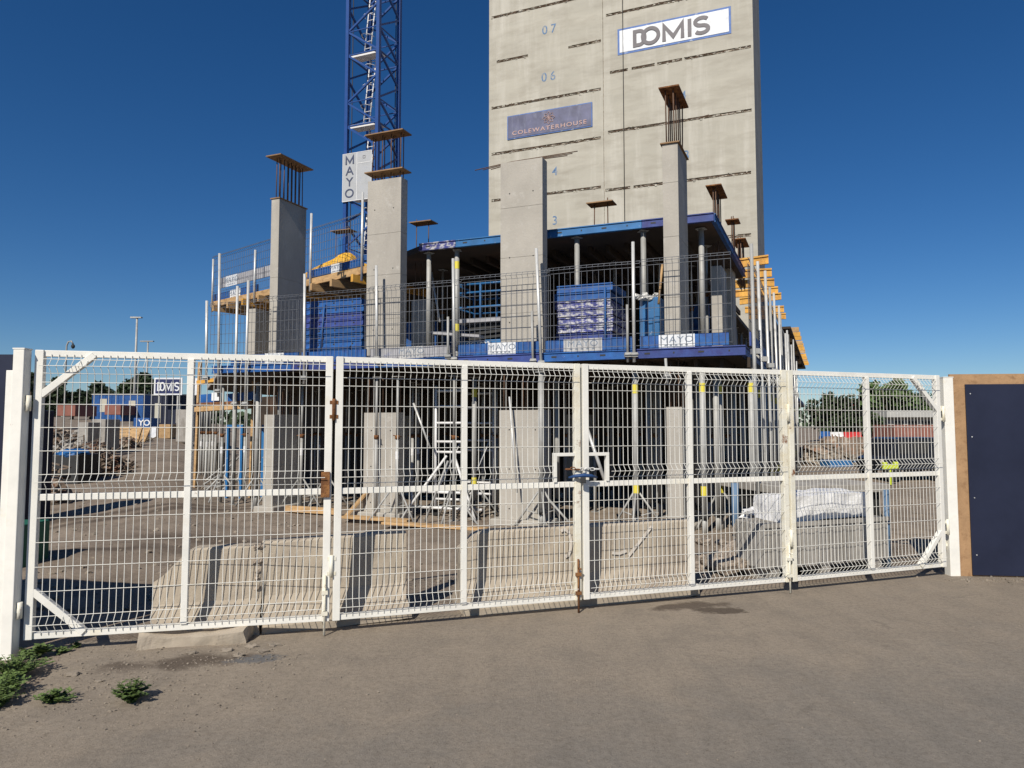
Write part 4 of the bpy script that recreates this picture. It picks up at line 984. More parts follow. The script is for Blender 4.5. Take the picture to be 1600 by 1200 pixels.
for i in range(7): q = MB(); q.box(F(-.85, 13.5 + i * 2.4, 4.80), U * .9, W * .07, Z * .128); q.build('bearer', wood if i % 2 else soffit_ply, sdk)
for i in range(12):
    p = F(.30, 15.5 + i * 1.35, 5.08 + random.uniform(-.05, .05))
    q = MB(); q.box(p, -U * random.uniform(.4, .6), W * .08, Z * .16); tag(q.build('timber_beam', timber if i % 3 else wood), ORD[i] + ' small timber beam end beyond the seven large yellow ones', 'beam', 'far timber beam ends along the deck side')

# ------------------------------------------------------------------ things on the first floor
def panel_stack(px0, px1, py_bot, py_top, t, n, d, mats, group, labels, knobs=True):
    a = fac(px0, py_bot, t); b = fac(px1, py_bot, t); zt = fac(px0, py_top, t).z
    w = (V((b.x, b.y, 0)) - V((a.x, a.y, 0))).length; z0 = 2.967; h = (zt - z0) / n
    for i in range(n):
        o = thing('formwork_shutter', V((a.x, a.y, z0 + h * i)), labels[i], 'panel', group)
        j = random.uniform(-.025, .025); p = V((a.x, a.y, z0 + h * i)) + U * j + W * random.uniform(0, .03); m = mats[i % len(mats)]
        q = MB(); q.box(p + Z * .012, U * w, W * d, Z * (h - .03)); 
        q.box(p - NF * .02 + Z * .003, U * w, W * .03, Z * .022); q.box(p - NF * .02 + Z * (h - .03), U * w, W * .03, Z * .022)
        q.build('panel_frame', m, o, .004)
        if knobs:
            for f in (.1, .37, .6, .87):
                k = MB(); c_ = p + U * (w * f) + Z * (h * .5) - NF * .002; k.box(c_ - U * .018 - Z * .015 - NF * .004, U * .036, NF * .005, Z * .03); k.build('slot', dark, o)
ordn = ['bottom', 'second', 'third', 'fourth', 'fifth', 'sixth', 'seventh', 'eighth', 'ninth', 'top']
panel_stack(459, 565, 556, 473, 1.4, 10, 1.0, [blue, blue, blue, blue, blue, blue, violet, violet, blue, blue], 'blue panels stacked between the first two tall columns', ['%s panel of the clean blue stack between the first two tall columns' % (o if o in ('bottom', 'top') else o + ' from bottom') for o in ordn])
panel_stack(868, 956, 545, 447, .9, 9, .9, [splashed, splashed, violet, splashed, splashed, splashed, splashed, blue, blue], 'splashed blue panels stacked beside the widest tall column', ['%s panel of the concrete splashed stack beside the widest column' % (o if o in ('bottom', 'top') else o + ' from bottom') for o in ordn[:8] + ['top']], False)
# strap round the clean stack
pole(fac(507, 475, 1.37), fac(500, 556, 1.37), .02, 'blue strap standing across the clean blue panel stack', blue, 'strap', None, 'strap')
pole(fac(945, 447, .86), fac(946, 540, .86), .022, 'blue strap standing across the splashed panel stack', blue, 'strap', None, 'strap')
# scissor lift
SLP = fac(715, 552, 1.5); SLP.z = 2.967
sl = thing('scissor_lift', SLP, 'blue scissor lift with guard rails parked behind the first floor edge', 'lift')
se, sn = U, W
def SP(x, y, z): return SLP + se * x + sn * y + Z * z
q = MB(); q.box(SP(0, 0, .12), se * 1.5, sn * .75, Z * .36); q.build('chassis', lightblue, sl, .02)
for x in (.2, 1.3):
    for y in (-.02, .66): q = MB(); q.tube([SP(x, y, .15), SP(x, y + .11, .15)], .15, 14); q.build('wheel', black_rub, sl)
for i in range(3):
    z = .5 + .10 * i
    for y in (.1, .65):
        q = MB(); q.bar(SP(.1, y, z), SP(1.4, y, z + .10), .04, .05); q.bar(SP(1.4, y + .045, z), SP(.1, y + .045, z + .10), .04, .05); q.build('scissor_arm', dark, sl)
q = MB(); q.box(SP(-.05, -.02, .84), se * 1.6, sn * .8, Z * .08); q.build('platform', grey_board, sl)
for z in (1.15, 1.45, 1.62): 
    q = MB(); q.tube([SP(-.03, 0, z), SP(1.53, 0, z), SP(1.53, .76, z), SP(-.03, .76, z), SP(-.03, 0, z)], .022, 6); q.build('guard_rail', lightblue, sl)
for x in (-.03, .5, 1.03, 1.53):
    for y in (0, .76): q = MB(); q.tube([SP(x, y, .9), SP(x, y, 1.62)], .022, 6); q.build('guard_post', lightblue, sl)
text('model_number', 'GS-1932', .15, SP(.45, -.004, .38), se, Z, white_sign, sl, .002, .01, 1.0)
q = MB(); q.box(SP(.78, -.006, .15), se * .62, sn * .005, Z * .09); q.build('decal', white_sign, sl)
q = MB(); q.box(SP(-.5, -.25, .62), se * 1.1 - Z * .12, sn * .22, Z * .05); q.build('loose_plank', grey_board); tag(bpy.data.objects['loose_plank'], 'grey plank sticking out past the scissor lift', 'plank')
# upright blue panels deep inside
for i, px in enumerate((690, 712, 735, 758, 1040, 1062, 1084, 905, 930, 955)):
    p = fx(px, 500, 6.2); q = MB(); q.box(p + Z * 2.967, U * .36, W * .1, Z * 1.75); 
    tag(q.build('upright_shutter', blue, None, .004), 'tall blue panel standing in first floor shade ' + ('beside the second tall column', 'behind the scissor lift end', 'behind the scissor lift middle', 'behind the scissor lift, by the widest column', 'behind the slender rebar topped column', 'just past the slender rebar topped column', 'near the deck corner prop', 'beside the widest column, over the splashed stack', 'over the middle of the splashed stack', 'over the far end of the splashed stack')[i], 'panel', 'panels standing deep inside the first floor')
# heap of scrap bags near column 4
q = MB(); hp = fac(1008, 465, .9)
for i in range(14): lump(q, hp + U * random.uniform(-.16, .2) + Z * random.uniform(-.05, .06) + W * random.uniform(-.1, .1), .06, .05, .04, .5, 7, 5, i)
tag(q.build('wire_bundle', galv_bright), 'tangled bright coil of clips resting near the slender rebar topped column', 'coil')
q = MB(); cb_ = fac(1000, 545, .9); cb_.z = 2.967; q.box(cb_, U * .35, W * .35, Z * 1.0); q.box(cb_ + U * .02 - W * .06 + Z * .1, U * .12, W * .05, Z * .5); tag(q.build('blue_post_box', lightblue, None, .01), 'blue steel stand under the tangled clips on the first floor', 'stand')

# upper wing: tarp, boards, guard, blue stacks
wp = WA.lerp(WB, .17) + V((0, .9, ZU))
q = MB(); lump(q, wp + V((-.1, .2, .02)), .95, .6, .62, .22, 22, 12, 3.3, .05); tag(q.build('yellow_tarp', tarp_yellow), 'yellow tarp heap on the upper deck beside the crane', 'tarp')
q = MB(); tq = at(527, 388, 17.5); tq.z = ZU
for i in range(4): q = MB(); q.box(V((tq.x, tq.y, ZU + i * .19)), U * 1.2, W * .8, Z * .15); tag(q.build('formwork_shutter', blue, None, .006), ('bottom', 'second from bottom', 'third from bottom', 'top')[i] + ' blue panel of the pile behind the yellow tarp', 'panel', 'blue panels piled behind the yellow tarp')
wa = lambda f: WA.lerp(WB, f)
toe(wa(.34), wa(.03), ZU + .02, .20, blue, 'blue toe board with a sign under the yellow tarp', (.45, .42), 'boards on the timber edged wing')
toe(wa(1.0), wa(.66), ZU - .05, .24, blue, 'lower blue board with a sign at the far end of the timber deck', (.40, .55), 'boards on the timber edged wing')
toe(wa(.98) - V((0, -.3, 0)), wa(.60) - V((0, -.3, 0)), ZU + .42, .30, grey_board, 'raised grey board with a sign at the far end of the timber deck', (.12, .62), 'boards on the timber edged wing')
guard_mesh(wa(.99) + nw_ * .05, wa(.55) + nw_ * .05, ZU, 1.3, 'wire guard panel at the far end of the timber deck', group='wire guard panels on the timber wing')
guard_mesh(wa(.50) + nw_ * .05, wa(.02) + nw_ * .05, ZU, 1.25, 'wire guard panel in front of the yellow tarp', group='wire guard panels on the timber wing')
for (f, hh, l) in ((.98, 1.2, 'upright tube at the outer end of the timber deck'), (.66, 1.1, 'upright tube midway along the timber deck guard'), (.30, 1.6, 'upright tube beside the yellow tarp'), (.02, 1.7, 'upright tube between the yellow tarp and second tall column')):
    p = wa(f) + nw_ * .1; q = MB(); q.tube([p + Z * (ZU - .35), p + Z * (ZU + hh)], .03, 8); tag(q.build('guard_post', galv_bright), l, 'tube', 'guard posts of the timber deck')
# blue formwork standing under the wing
for i in range(6):
    p = F(-9.6 + i * .42, 3.2 + .5 * (5 - i) * .6, 2.967); q = MB(); q.box(p, U * .36, W * .1, Z * (1.5 - .06 * i)); tag(q.build('upright_shutter', blue if i % 2 else violet, None, .004), ('nearest' if i == 0 else ORD[i]) + ' blue panel standing under the timber edged deck, counted from the track', 'panel', 'panels standing under the timber wing')

# ------------------------------------------------------------------ ground floor things
# white scaffold tower
TP = fac(680, 812, .9); TP.z = 0; TQ = fac(727, 812, .9); tw = (V((TQ.x, TQ.y, 0)) - TP).length
st = thing('scaffold_tower', TP, 'white aluminium scaffold tower on castors under the slab', 'scaffold')
for x in (0, tw):
    for y in (0, 1.2): q = MB(); q.tube([TP + U * x + W * y + Z * .14, TP + U * x + W * y + Z * 2.5], .028, 8); q.build('upright', white_steel, st)
for i in range(7):
    for y in (0, 1.2): 
        z = (.32, .55, 1.22, 1.42, 1.78, 2.1, 2.4)[i]; q = MB(); q.tube([TP + W * y + Z * z, TP + U * tw + W * y + Z * z], .024, 8); q.build('rung', white_steel, st)
for x in (0, tw): q = MB(); q.tube([TP + U * x + Z * .4, TP + U * x + W * 1.2 + Z * 1.6], .02, 6); q.build('brace', white_steel, st)
for s_ in (-1, 1): q = MB(); q.tube([TP + U * (tw / 2 + s_ * .08) + Z * 1.15, TP + U * (tw / 2 + s_ * .75) - W * .45 + Z * .02], .025, 8); q.build('outrigger', white_steel, st)
q = MB(); q.tube([TP - U * .45 - W * .1 + Z * .46, TP + U * (tw + .4) - W * .1 + Z * .46], .028, 8); q.tube([TP - U * .45 - W * .1 + Z * .16, TP + U * (tw + .4) - W * .1 + Z * .16], .028, 8); q.tube([TP - U * .45 - W * .1, TP - U * .45 - W * .1 + Z * .5], .028, 8); q.build('base_frame', white_steel, st)
for x in (0, tw):
    for y in (0, 1.2): q = MB(); c_ = TP + U * x + W * y + Z * .07; q.tube([c_ - W * .025, c_ + W * .025], .07, 12); q.build('castor', black_rub, st)
# planks on the ground at the slab edge
for (x0, x1, t, l, m, hh) in ((447, 532, .25, 'long pale timber sole plank at the foot of the slim props', wood, .12), (538, 640, -.15, 'pale timber plank lying before the wide ground floor column', wood, .05), (600, 760, -.55, 'thin timber plank lying half in the dirt before the scaffold tower', wood, .04)):
    a, b = fx(x0, 805, t), fx(x1, 812, t); q = MB(); q.bar(a + Z * (hh / 2 + .02), b + Z * (hh / 2 + .01), .2 if hh < .1 else .08, hh); tag(q.build('timber_plank', m, None, .005), l, 'plank', 'timber planks at the foot of the slab')
q = MB(); a, b = fac(540, 815, -.1), fac(575, 775, .2); q.bar(V((a.x, a.y, .04)), V((b.x, b.y, .5)), .18, .03); tag(q.build('leaning_board', wood), 'pale board leaning beside the wide ground floor column', 'board')
# blue steel frames by the track
for (px, t, w_, l) in ((352, 1.8, .42, 'blue steel door frame standing behind the slim props by the track'), (408, 2.4, .32, 'narrow blue steel frame behind the narrow ground floor column')):
    p = fx(px, 700, t); f = thing('blue_portal', p, l, 'frame', 'blue steel frames under the slab by the track')
    for x in (0, w_): q = MB(); q.box(p + U * x, U * .08, W * .06, Z * 1.75); q.build('upright', lightblue, f, .004)
    q = MB(); q.box(p + U * .08 + Z * 1.67, U * (w_ - .08), W * .06, Z * .08); q.build('head_bar', lightblue, f)
# timber loading bay at the slab end
lb = thing('loading_bay', fx(312, 640, 1.5), 'timber loading bay of planks and blue boards at the slab end', 'scaffold')
def lbp(px, py): return fac(px, py, 2.2)
for (x0, y0, x1, y1, h, m, nm) in ((308, 640, 395, 634, .12, wood, 'plank'), (312, 632, 398, 628, .07, rust, 'plank'), (312, 598, 392, 586, .09, timber, 'plank'), (313, 625, 345, 622, .26, blue, 'blue_board'), (355, 622, 398, 618, .2, blue, 'blue_board')):
    a, b = lbp(x0, y0), lbp(x1, y1); q = MB(); q.bar(a, b, .06 if nm == 'blue_board' else .22, h); q.build(nm, m, lb, .004)
for px in (310, 396): a = lbp(px, 565); q = MB(); q.bar(V((a.x, a.y, 0)), a + W * .05, .07, .07); q.build('post', wood, lb)
for (px, py) in ((342, 620), (408, 622)): q = MB(); a = lbp(px, py) - NF * .12; q.box(a - U * .12 - Z * .1, U * .24, NF * .01, Z * .2); q.build('label_plate', white_sign, lb)
for i in range(7):
    p = gnd(296 + i * 7, 772 - (i % 3) * 6, .03); pole(p, p + V((.5 + .05 * i, 1.1, .25 + .28 * (i % 4))), .024, ('lowest', 'second', 'third', 'fourth', 'fifth', 'sixth', 'last')[i] + ' loose tube of the tangle lying at the prop cluster by the track', galv, 'loose_tube', 'tangle of tubes by the track')
# grey tote and bits by the bay
q = MB(); p = fx(318, 720, 5.5); q.box(p + Z * gz(p.x, p.y), U * .5, W * .4, Z * 1.0); tag(q.build('grey_panel_crate', skip_grey, None, .02), 'pale grey crate behind the prop cluster by the track', 'crate')
q = MB(); p = gnd(290, 742, .1)
for i in range(20): lump(q, p + V((random.uniform(-.35, .5), random.uniform(-.4, .5), random.uniform(.0, .18))), .12, .1, .08, .5, 6, 4, i)
tag(q.build('rubble_heap', scrap_m), 'small rubble heap at the foot of the prop cluster by the track', 'rubble')

# ------------------------------------------------------------------ grey block, wrapped bundle and broken slabs behind the last leaf
ga, gb = gnd(1196, 912), gnd(1390, 893); ge = (gb - ga).normalized(); gn = V((-ge.y, ge.x, 0)); gw = (gb - ga).length
q = MB(); q.box(ga + Z * .14, ge * gw, gn * .5, Z * .50); 
sb = thing('grey_stillage', ga, 'dusty grey steel stillage standing behind the last gate leaf', 'stillage')
q.build('box', skip_grey, sb, .015)
for f in (.05, .45, .88): q = MB(); q.box(ga + ge * (gw * f) - Z * .01, ge * .1, gn * .5, Z * .149); q.build('foot', skip_grey, sb)
for i in range(9): q = MB(); q.box(ga + ge * (gw * (.06 + i * .11)) + Z * .17 - gn * .016, ge * .05, gn * .015, Z * .44); q.build('rib', skip_grey, sb)
q = MB(); q.box(ga + Z * .60 - gn * .02, ge * gw, gn * .015, Z * .05); q.build('rim', skip_grey, sb)
wb = MB(); rock(wb, ga + ge * (gw * .50) + gn * .26 + Z * .79, gw * .68, .46, .29, ge, gn, .025, (20, 8, 6), 4.)
tag(wb.build('wrapped_bundle', white_plastic), 'white plastic wrapped bundle resting on the grey stillage', 'bundle')
ta, tb = at(1222, 775, 9.8), at(1392, 770, 10.3); ta.z = tb.z = 0; te = (tb - ta).normalized(); tn = V((-te.y, te.x, 0)); tl_ = (tb - ta).length
bt = thing('flat_trailer', ta, 'low flat trailer deck with dark underside behind the white wrapped bundle', 'trailer')
q = MB(); q.box(ta + Z * .74, te * tl_, tn * 1.6, Z * .12); q.build('deck', skip_grey, bt, .01)
q = MB(); q.box(ta + tn * .12 + te * .1 + Z * .45, te * (tl_ - .2), tn * 1.4, Z * .289); q.build('chassis', dark, bt)
for x in (.25, tl_ - .3): q = MB(); c_ = ta + tn * .1 + te * x + Z * .26; q.tube([c_, c_ + tn * .2], .26, 18); q.build('wheel', black_rub, bt)
bp = gnd(1388, 888); q = MB(); q.tube([V((bp.x, bp.y, 0)), V((bp.x, bp.y, .95))], .035, 10); tag(q.build('blue_pipe', dull_blue), 'blue pipe standing upright at the end of the grey stillage', 'pipe')
for i, (x, y, z, sx_, sy_, sz_, tl, lab) in enumerate(((1165, 878, .12, .75, .5, .12, .45, 'tilted broken concrete slab propped on the heap by the grey stillage'), (1185, 895, .06, .55, .4, .1, -.2, 'flat broken concrete slab lying lowest before the grey stillage'), (1150, 892, .08, .4, .4, .12, .2, 'small broken concrete slab next to the longest barrier'), (1200, 860, .25, .5, .5, .14, -.5, 'broken concrete slab leaning on the end of the grey stillage'))):
    p = gnd(x, y, z); q = MB(); ax = V((math.cos(tl) * .95, .3, math.sin(tl))).normalized(); ay = V((-.3, .95, .1)); ay = (ay - ax * ay.dot(ax)).normalized()
    rock(q, (p.x, p.y + .25, z + .06), sx_, sy_, sz_, ax, ay, .03, (10, 6, 3), i + 3.)
    tag(q.build('broken_slab', broken_conc), lab, 'rubble', 'broken slabs beside the grey stillage')
q = MB(); p = gnd(1165, 890)
for i in range(150): lump(q, V((p.x, p.y + .1, 0)) + V((random.gauss(0, .30), random.gauss(0, .2), 0)) + Z * max(0., .35 - .3 * random.random() * 2) * random.random(), random.uniform(.03, .10), random.uniform(.03, .08), random.uniform(.03, .06), .5, 6, 4, i)
tag(q.build('crushed_rubble', broken_conc), kind='stuff')
q = MB(); p = at(1193, 806, 9.0)
for i in range(10): lump(q, p + V((random.uniform(-.2, .2), random.uniform(-.1, .1), random.uniform(-.1, .1))), .12, .1, .06, .5, 8, 5, i + .3)
tag(q.build('plastic_sacks', white_plastic), 'crumpled white plastic sacks behind the broken slabs', 'sacks')
q = MB(); p = gnd(1150, 842); q.tube([V((p.x, p.y, 0)), V((p.x, p.y, .85))], .055, 10); tag(q.build('short_post', dull_blue), 'short blue grey post standing behind the broken slabs', 'post')

# ------------------------------------------------------------------ yard, far things
def crate(name, px0, px1, pyb, pyt, Y, d, m, label, cat, par=None, group=None):
    a, b = at(px0, pyb, Y), at(px1, pyb, Y); zt = at(px0, pyt, Y).z; z0 = min(a.z, gz(a.x, Y) - .05 if abs(gz(a.x, Y) - a.z) < .8 else a.z)
    q = MB(); q.box(V((a.x, Y, z0)), V((b.x - a.x, 0, 0)), V((0, d, 0)), V((0, 0, zt - z0))); return tag(q.build(name, m, par, .02), label, cat, group)
def cabin(px0, px1, pyb, pyt, Y, d, m, label, wins, ribs=8, mw=glass):
    a, b = at(px0, pyb, Y), at(px1, pyb, Y); zt = at(px0, pyt, Y).z; w = b.x - a.x; z0 = a.z - .3
    t = thing('site_cabin', V((a.x, Y, z0)), label, 'cabin', 'site cabins beyond the yard')
    q = MB(); q.box(V((a.x, Y, z0)), V((w, 0, 0)), V((0, d, 0)), V((0, 0, zt - z0))); q.build('wall', m, t)
    q = MB(); q.box(V((a.x - .05, Y - .05, zt)), V((w + .1, 0, 0)), V((0, d + .1, 0)), V((0, 0, .08))); q.build('roof', roof_m, t)
    for f, fw_, g0, g1 in wins:
        q = MB(); q.box(V((a.x + w * f, Y - .03, z0 + (zt - z0) * g0)), V((w * fw_, 0, 0)), V((0, .028, 0)), V((0, 0, (zt - z0) * (g1 - g0)))); q.build('window', mw, t)
    for i in range(ribs + 1): q = MB(); q.box(V((a.x + (w - .06) * i / ribs, Y - .025, z0)), V((.06, 0, 0)), V((0, .02, 0)), V((0, 0, zt - z0))); q.build('rib', m, t)
    return t
cabin(143, 223, 652, 617, 52, 3, blue, 'long blue site cabin with pale windows in front of the round tree', ((.16, .13, .35, .85), (.72, .13, .25, .78)))
cabin(236, 298, 672, 618, 44, 3, navy, 'blue site cabin, darkened by painted shade, under the blue and white sign', ((.08, .15, .3, .8), (.62, .12, .3, .8)))  # navy puts the shade on this cabin's near side into its colour
crate('rust_container', 163, 188, 648, 633, 50, 2.4, brick, 'rust red container before the long blue cabin', 'container')
crate('rust_container', 88, 117, 650, 633, 46, 2.4, brick, 'rust red container behind the grey debris, near the gate post', 'container')
# sign over the cabin
sA = at(240, 617, 43); sB = at(284, 619, 43); sh = 27 * 43 / 1067; sw = (sB - sA).length
sg = thing('site_sign', sA, 'dark blue site sign with white border and white lettering over the cabin', 'sign')
q = MB(); q.box(V((sA.x, 43, sA.z)), V((sw, 0, 0)), V((0, .06, 0)), V((0, 0, sh))); q.build('border', white_sign, sg)
q = MB(); q.box(V((sA.x + .1, 42.98, sA.z + .1)), V((sw - .2, 0, 0)), V((0, .018, 0)), V((0, 0, sh - .2))); q.build('face', sign_blue, sg)
for ch, f, wf in (('D', .20, .15), ('O', .31, .20), ('M', .53, .23), ('I', .69, .05), ('S', .82, .18)): block_letter(ch, V((sA.x + sw * f, 42.965 - (.012 if ch == 'O' else 0), sA.z + sh * .48)), sw * wf, sh * .52, sw * .045, (1, 0, 0), Z, white_sign, sg)
for x in (.3, sw - .3): q = MB(); q.tube([V((sA.x + x, 43.1, sA.z - 2.2)), V((sA.x + x, 43.1, sA.z))], .06, 6); q.build('leg', galv, sg)
q = MB(); q.box(V((sB.x + .3, 43.4, sA.z + .0)), V((.55, 0, 0)), V((0, .05, 0)), V((0, 0, sh))); tag(q.build('notice_board', white_sign), 'white notice board beside the blue and white site sign', 'board')
cabin_boxes = [('blue_bin', 208, 233, 672, 653, 40, blue, 'blue bin with white lettering beside the shade darkened cabin', 'bin'), ('white_box', 236, 244, 673, 667, 39, white_sign, 'small white box before the shade darkened cabin', 'box'),
 ('timber_stack', 248, 266, 672, 663, 39, wood, 'timber stack before the shade darkened cabin', 'timber'), ('grey_block_pile', 275, 300, 668, 640, 36, skip_grey, 'grey block pile between the dark cabin and props', 'blocks')]
for (nm, a_, b_, c_, d_, Y, m, l, ct) in cabin_boxes: o = crate(nm, a_, b_, c_, d_, Y, 1.2, m, l, ct)
bl = at(225, 661, 39.95); text('lettering', 'YO', .48, V((bl.x, 39.97, bl.z)), (1, 0, 0), Z, white_sign, bpy.data.objects['blue_bin'], .004, .02)
# debris along the track
def heap(name, px, py, Y, rx, ry, rz, n, m, label, cat, s=.12, seed=1, kind=None):
    p = at(px, py, Y); z = gz(p.x, Y); q = MB(); rnd = random.Random(seed)
    lump(q, V((p.x, Y, z - .1)), rx * .8, ry * .8, rz * .8, .35, 14, 8, seed)
    for i in range(n):
        a = rnd.uniform(0, 6.28); r = math.sqrt(rnd.random()); zz = rz * (1 - r * r) * rnd.uniform(.55, 1.05)
        c = V((p.x + math.cos(a) * rx * r, Y + math.sin(a) * ry * r, z + zz))
        if rnd.random() < .5:
            d = V((rnd.uniform(-1, 1), rnd.uniform(-1, 1), rnd.uniform(-.5, .5))).normalized(); q.bar(c - d * s * 3, c + d * s * 3, s * .5, s * .3)
        else: lump(q, c, s, s * .8, s * .7, .5, 6, 4, i)
    return tag(q.build(name, m), label, cat)
heap('scrap_heap', 143, 725, 19, .95, .9, .95, 220, scrap_m, 'heap of rusty scrap beside the blue tarped skip on the dirt track', 'scrap', .07, 2)
heap('scrap_heap', 172, 715, 21, .8, .7, .45, 90, scrap_m, 'low spill of scrap reaching onto the dirt track', 'scrap', .06, 5)
heap('debris_heap', 135, 672, 28, 1.2, 1.0, .9, 90, skip_grey, 'grey debris heap behind the rusty scrap', 'rubble', .13, 3)
heap('debris_heap', 95, 668, 26, 1.0, 1.0, 1.0, 90, scrap_m, 'brown debris heap near the gate post, behind the tarped skip', 'rubble', .12, 4)
crate('grey_crate', 122, 137, 684, 660, 25, .8, skip_grey, 'grey crate standing upright among the debris', 'crate'); crate('grey_crate', 142, 164, 681, 655, 26.5, 1., skip_grey, 'wider grey crate among the debris beside the track', 'crate')
heap('debris_heap', 185, 690, 30, 1.0, .9, .55, 90, scrap_m, 'small brown debris heap farther along the track, before the red container', 'rubble', .11, 21)
heap('debris_heap', 112, 695, 23, .9, .8, .8, 110, skip_grey, 'pale debris heap between the grey crates and rusty scrap', 'rubble', .09, 22)
heap('debris_heap', 205, 676, 36, 1.1, .9, .5, 70, stone_m, 'low stone heap beside the blue bin', 'rubble', .12, 23)
for i, (px, py, Y, l) in enumerate(((128, 660, 27, 'pale pallet leaning on the upright grey crate'), (176, 668, 31, 'brown pallet leaning before the rust red container'), (192, 664, 34, 'broken pallet lying near the blue bin'))):
    p = at(px, py, Y); z = gz(p.x, Y); t = thing('timber_pallet', V((p.x, Y, z)), l, 'pallet', 'pallets along the dirt track'); tl = .5 + .2 * i
    for k in range(6): q = MB(); a_ = V((p.x, Y, z)) + V((0, .12 * k * math.sin(tl), .05 + .19 * k * math.cos(tl))); q.box(a_, V((1.1, 0, 0)), V((0, .02, 0)), V((0, .03, .12))); q.build('slat', wood, t)
    for k in (0, .5, 1.02): q = MB(); q.bar(V((p.x + k + .03, Y + .06, z)), V((p.x + k + .03, Y + .06 + .66 * math.sin(tl), z + 1.1 * math.cos(tl))), .08, .08); q.build('runner', wood, t)
sk = thing('blue_skip', at(98, 730, 17), 'dark skip covered with a blue tarp on the dirt track', 'skip')
a = at(75, 735, 17); a.z = gz(a.x, 17) - .05; q = MB(); q.box(a, V((.75, 0, 0)), V((0, .9, 0)), V((0, 0, .75))); q.build('body', dark, sk, .02)
q = MB(); lump(q, a + V((.36, .4, .74)), .40, .46, .14, .2, 14, 8, 6); q.build('tarp', tarp_blue, sk)
q = MB(); p = gnd(43, 795); q.box(V((-6.57, 8.2, .0)), V((.75, 0, 0)), V((0, .5, 0)), V((0, 0, .55))); tag(q.build('green_box', green_p, None, .02), 'green box behind the thick gate post', 'box')
heap('dark_debris', 58, 720, 14, .8, .8, .9, 70, scrap_m, 'dark debris heap just behind the thick gate post', 'rubble', .09, 8)
crate('dark_container', -5, 30, 775, 640, 11.5, .8, navy, 'dark container seen in the gap beside the thick gate post', 'container')
# poles
def lamp_post(px, py, pyb, Y, label, arm=.7):
    p = at(px, py, Y); z0 = gz(p.x, Y); t = thing('lamp_post', V((p.x, Y, z0)), label, 'lamp post', 'lamp posts beyond the yard')
    q = MB(); q.tube([V((p.x, Y, z0)), V((p.x, Y, p.z))], [.14, .08], 8); q.build('pole', galv, t)
    q = MB(); q.cbox(V((p.x - arm * .4, Y, p.z + .05)), arm, .3, .12); q.cbox(V((p.x + arm * .4, Y, p.z + .05)), arm * .6, .3, .1); q.build('lamp_head', galv, t)
lamp_post(214, 497, 600, 60, 'tall lamp post rising over the round tree', .6); lamp_post(231, 534, 600, 75, 'shorter farther lamp post beside the tall one', .9)
cp = at(104, 540, 45); t = thing('camera_pole', V((cp.x, 45, gz(cp.x, 45))), 'thin pole with a hooked security camera beyond the scrap', 'pole')
q = MB(); q.tube([V((cp.x, 45, gz(cp.x, 45))), cp, cp + V((.1, 0, .25)), cp + V((.3, 0, .3)), cp + V((.42, 0, .1))], .05, 6); q.build('pole', galv, t)
q = MB(); lump(q, cp + V((.42, 0, -.05)), .12, .12, .16, .0, 8, 6); q.build('camera_dome', dark, t)
# trees
def tree(px, pyb, pyt, Y, wpx, label, m=leaf, n=1500, name='tree', ragged=.25, seed=1, group='trees beyond the yard', ls=None):
    rnd = random.Random(seed); b = at(px, pyb, Y); tp = at(px, pyt, Y).z; w = wpx * Y / 1067 / 2; z0 = min(b.z, gz(b.x, Y)) - .3; h = tp - z0
    t = thing(name, V((b.x, Y, z0)), label, 'tree', group)
    q = MB(); q.tube([V((b.x, Y, z0)), V((b.x + .1, Y, z0 + h * .35)), V((b.x, Y, z0 + h * .75))], [.05 * w + .12, .04 * w + .08, .05], 7)
    for i in range(7):
        a = rnd.uniform(0, 6.28); q.tube([V((b.x, Y, z0 + h * rnd.uniform(.25, .5))), V((b.x + math.cos(a) * w * .6, Y + math.sin(a) * w * .6, z0 + h * rnd.uniform(.5, .85)))], [.07, .03], 5)
    q.build('trunk', bark, t)
    q = MB(); zc = z0 + h * .56; hz_ = h * .46; L = ls or w * .13
    cl = []
    for i in range(26):
        d = V((rnd.gauss(0, 1), rnd.gauss(0, 1), rnd.gauss(0, 1))).normalized() * (rnd.random() ** .45) * .78
        cl.append((V((b.x + d.x * w, Y + d.y * w, zc + d.z * hz_)), rnd.uniform(.2, .42)))
    for i in range(n):
        c, r = cl[i % 26]; d = V((rnd.gauss(0, 1), rnd.gauss(0, 1), rnd.gauss(0, 1))).normalized() * (rnd.random() ** .33)
        p = c + V((d.x * w * r, d.y * w * r, d.z * min(hz_, w) * r * 1.1)); a = V((rnd.gauss(0, 1), rnd.gauss(0, 1), rnd.gauss(0, 1))).normalized(); bb = a.orthogonal().normalized(); s = L * rnd.uniform(.5, 1.1)
        q.face((p - a * s, p + bb * s * .6, p + a * s, p - bb * s * .6))
    q.build('crown', m, t)
tree(217, 640, 577, 70, 62, 'round dark tree behind the long blue cabin', leaf2, 4500, seed=1); tree(150, 645, 598, 75, 66, 'low spreading tree between the camera pole and round tree', leaf2, 4000, seed=2)
tree(78, 660, 588, 50, 58, 'dark tree closest to the thick gate post', leaf2, 4000, seed=3); tree(50, 660, 565, 42, 40, 'tall dark tree right behind the thick gate post', leaf2, 3500, seed=4)
tree(112, 650, 612, 80, 46, 'small tree behind the camera pole', leaf2, 2500, seed=15); tree(262, 640, 605, 85, 60, 'tree peeping behind the blue and white sign', leaf2, 2500, seed=16)
tree(1388, 672, 583, 48, 84, 'broad drooping tree beyond the last gate leaf', leaf, 5000, seed=5, ls=.35); tree(1292, 675, 614, 60, 60, 'dark bush shaped tree next to the prop row', leaf2, 3500, seed=6)
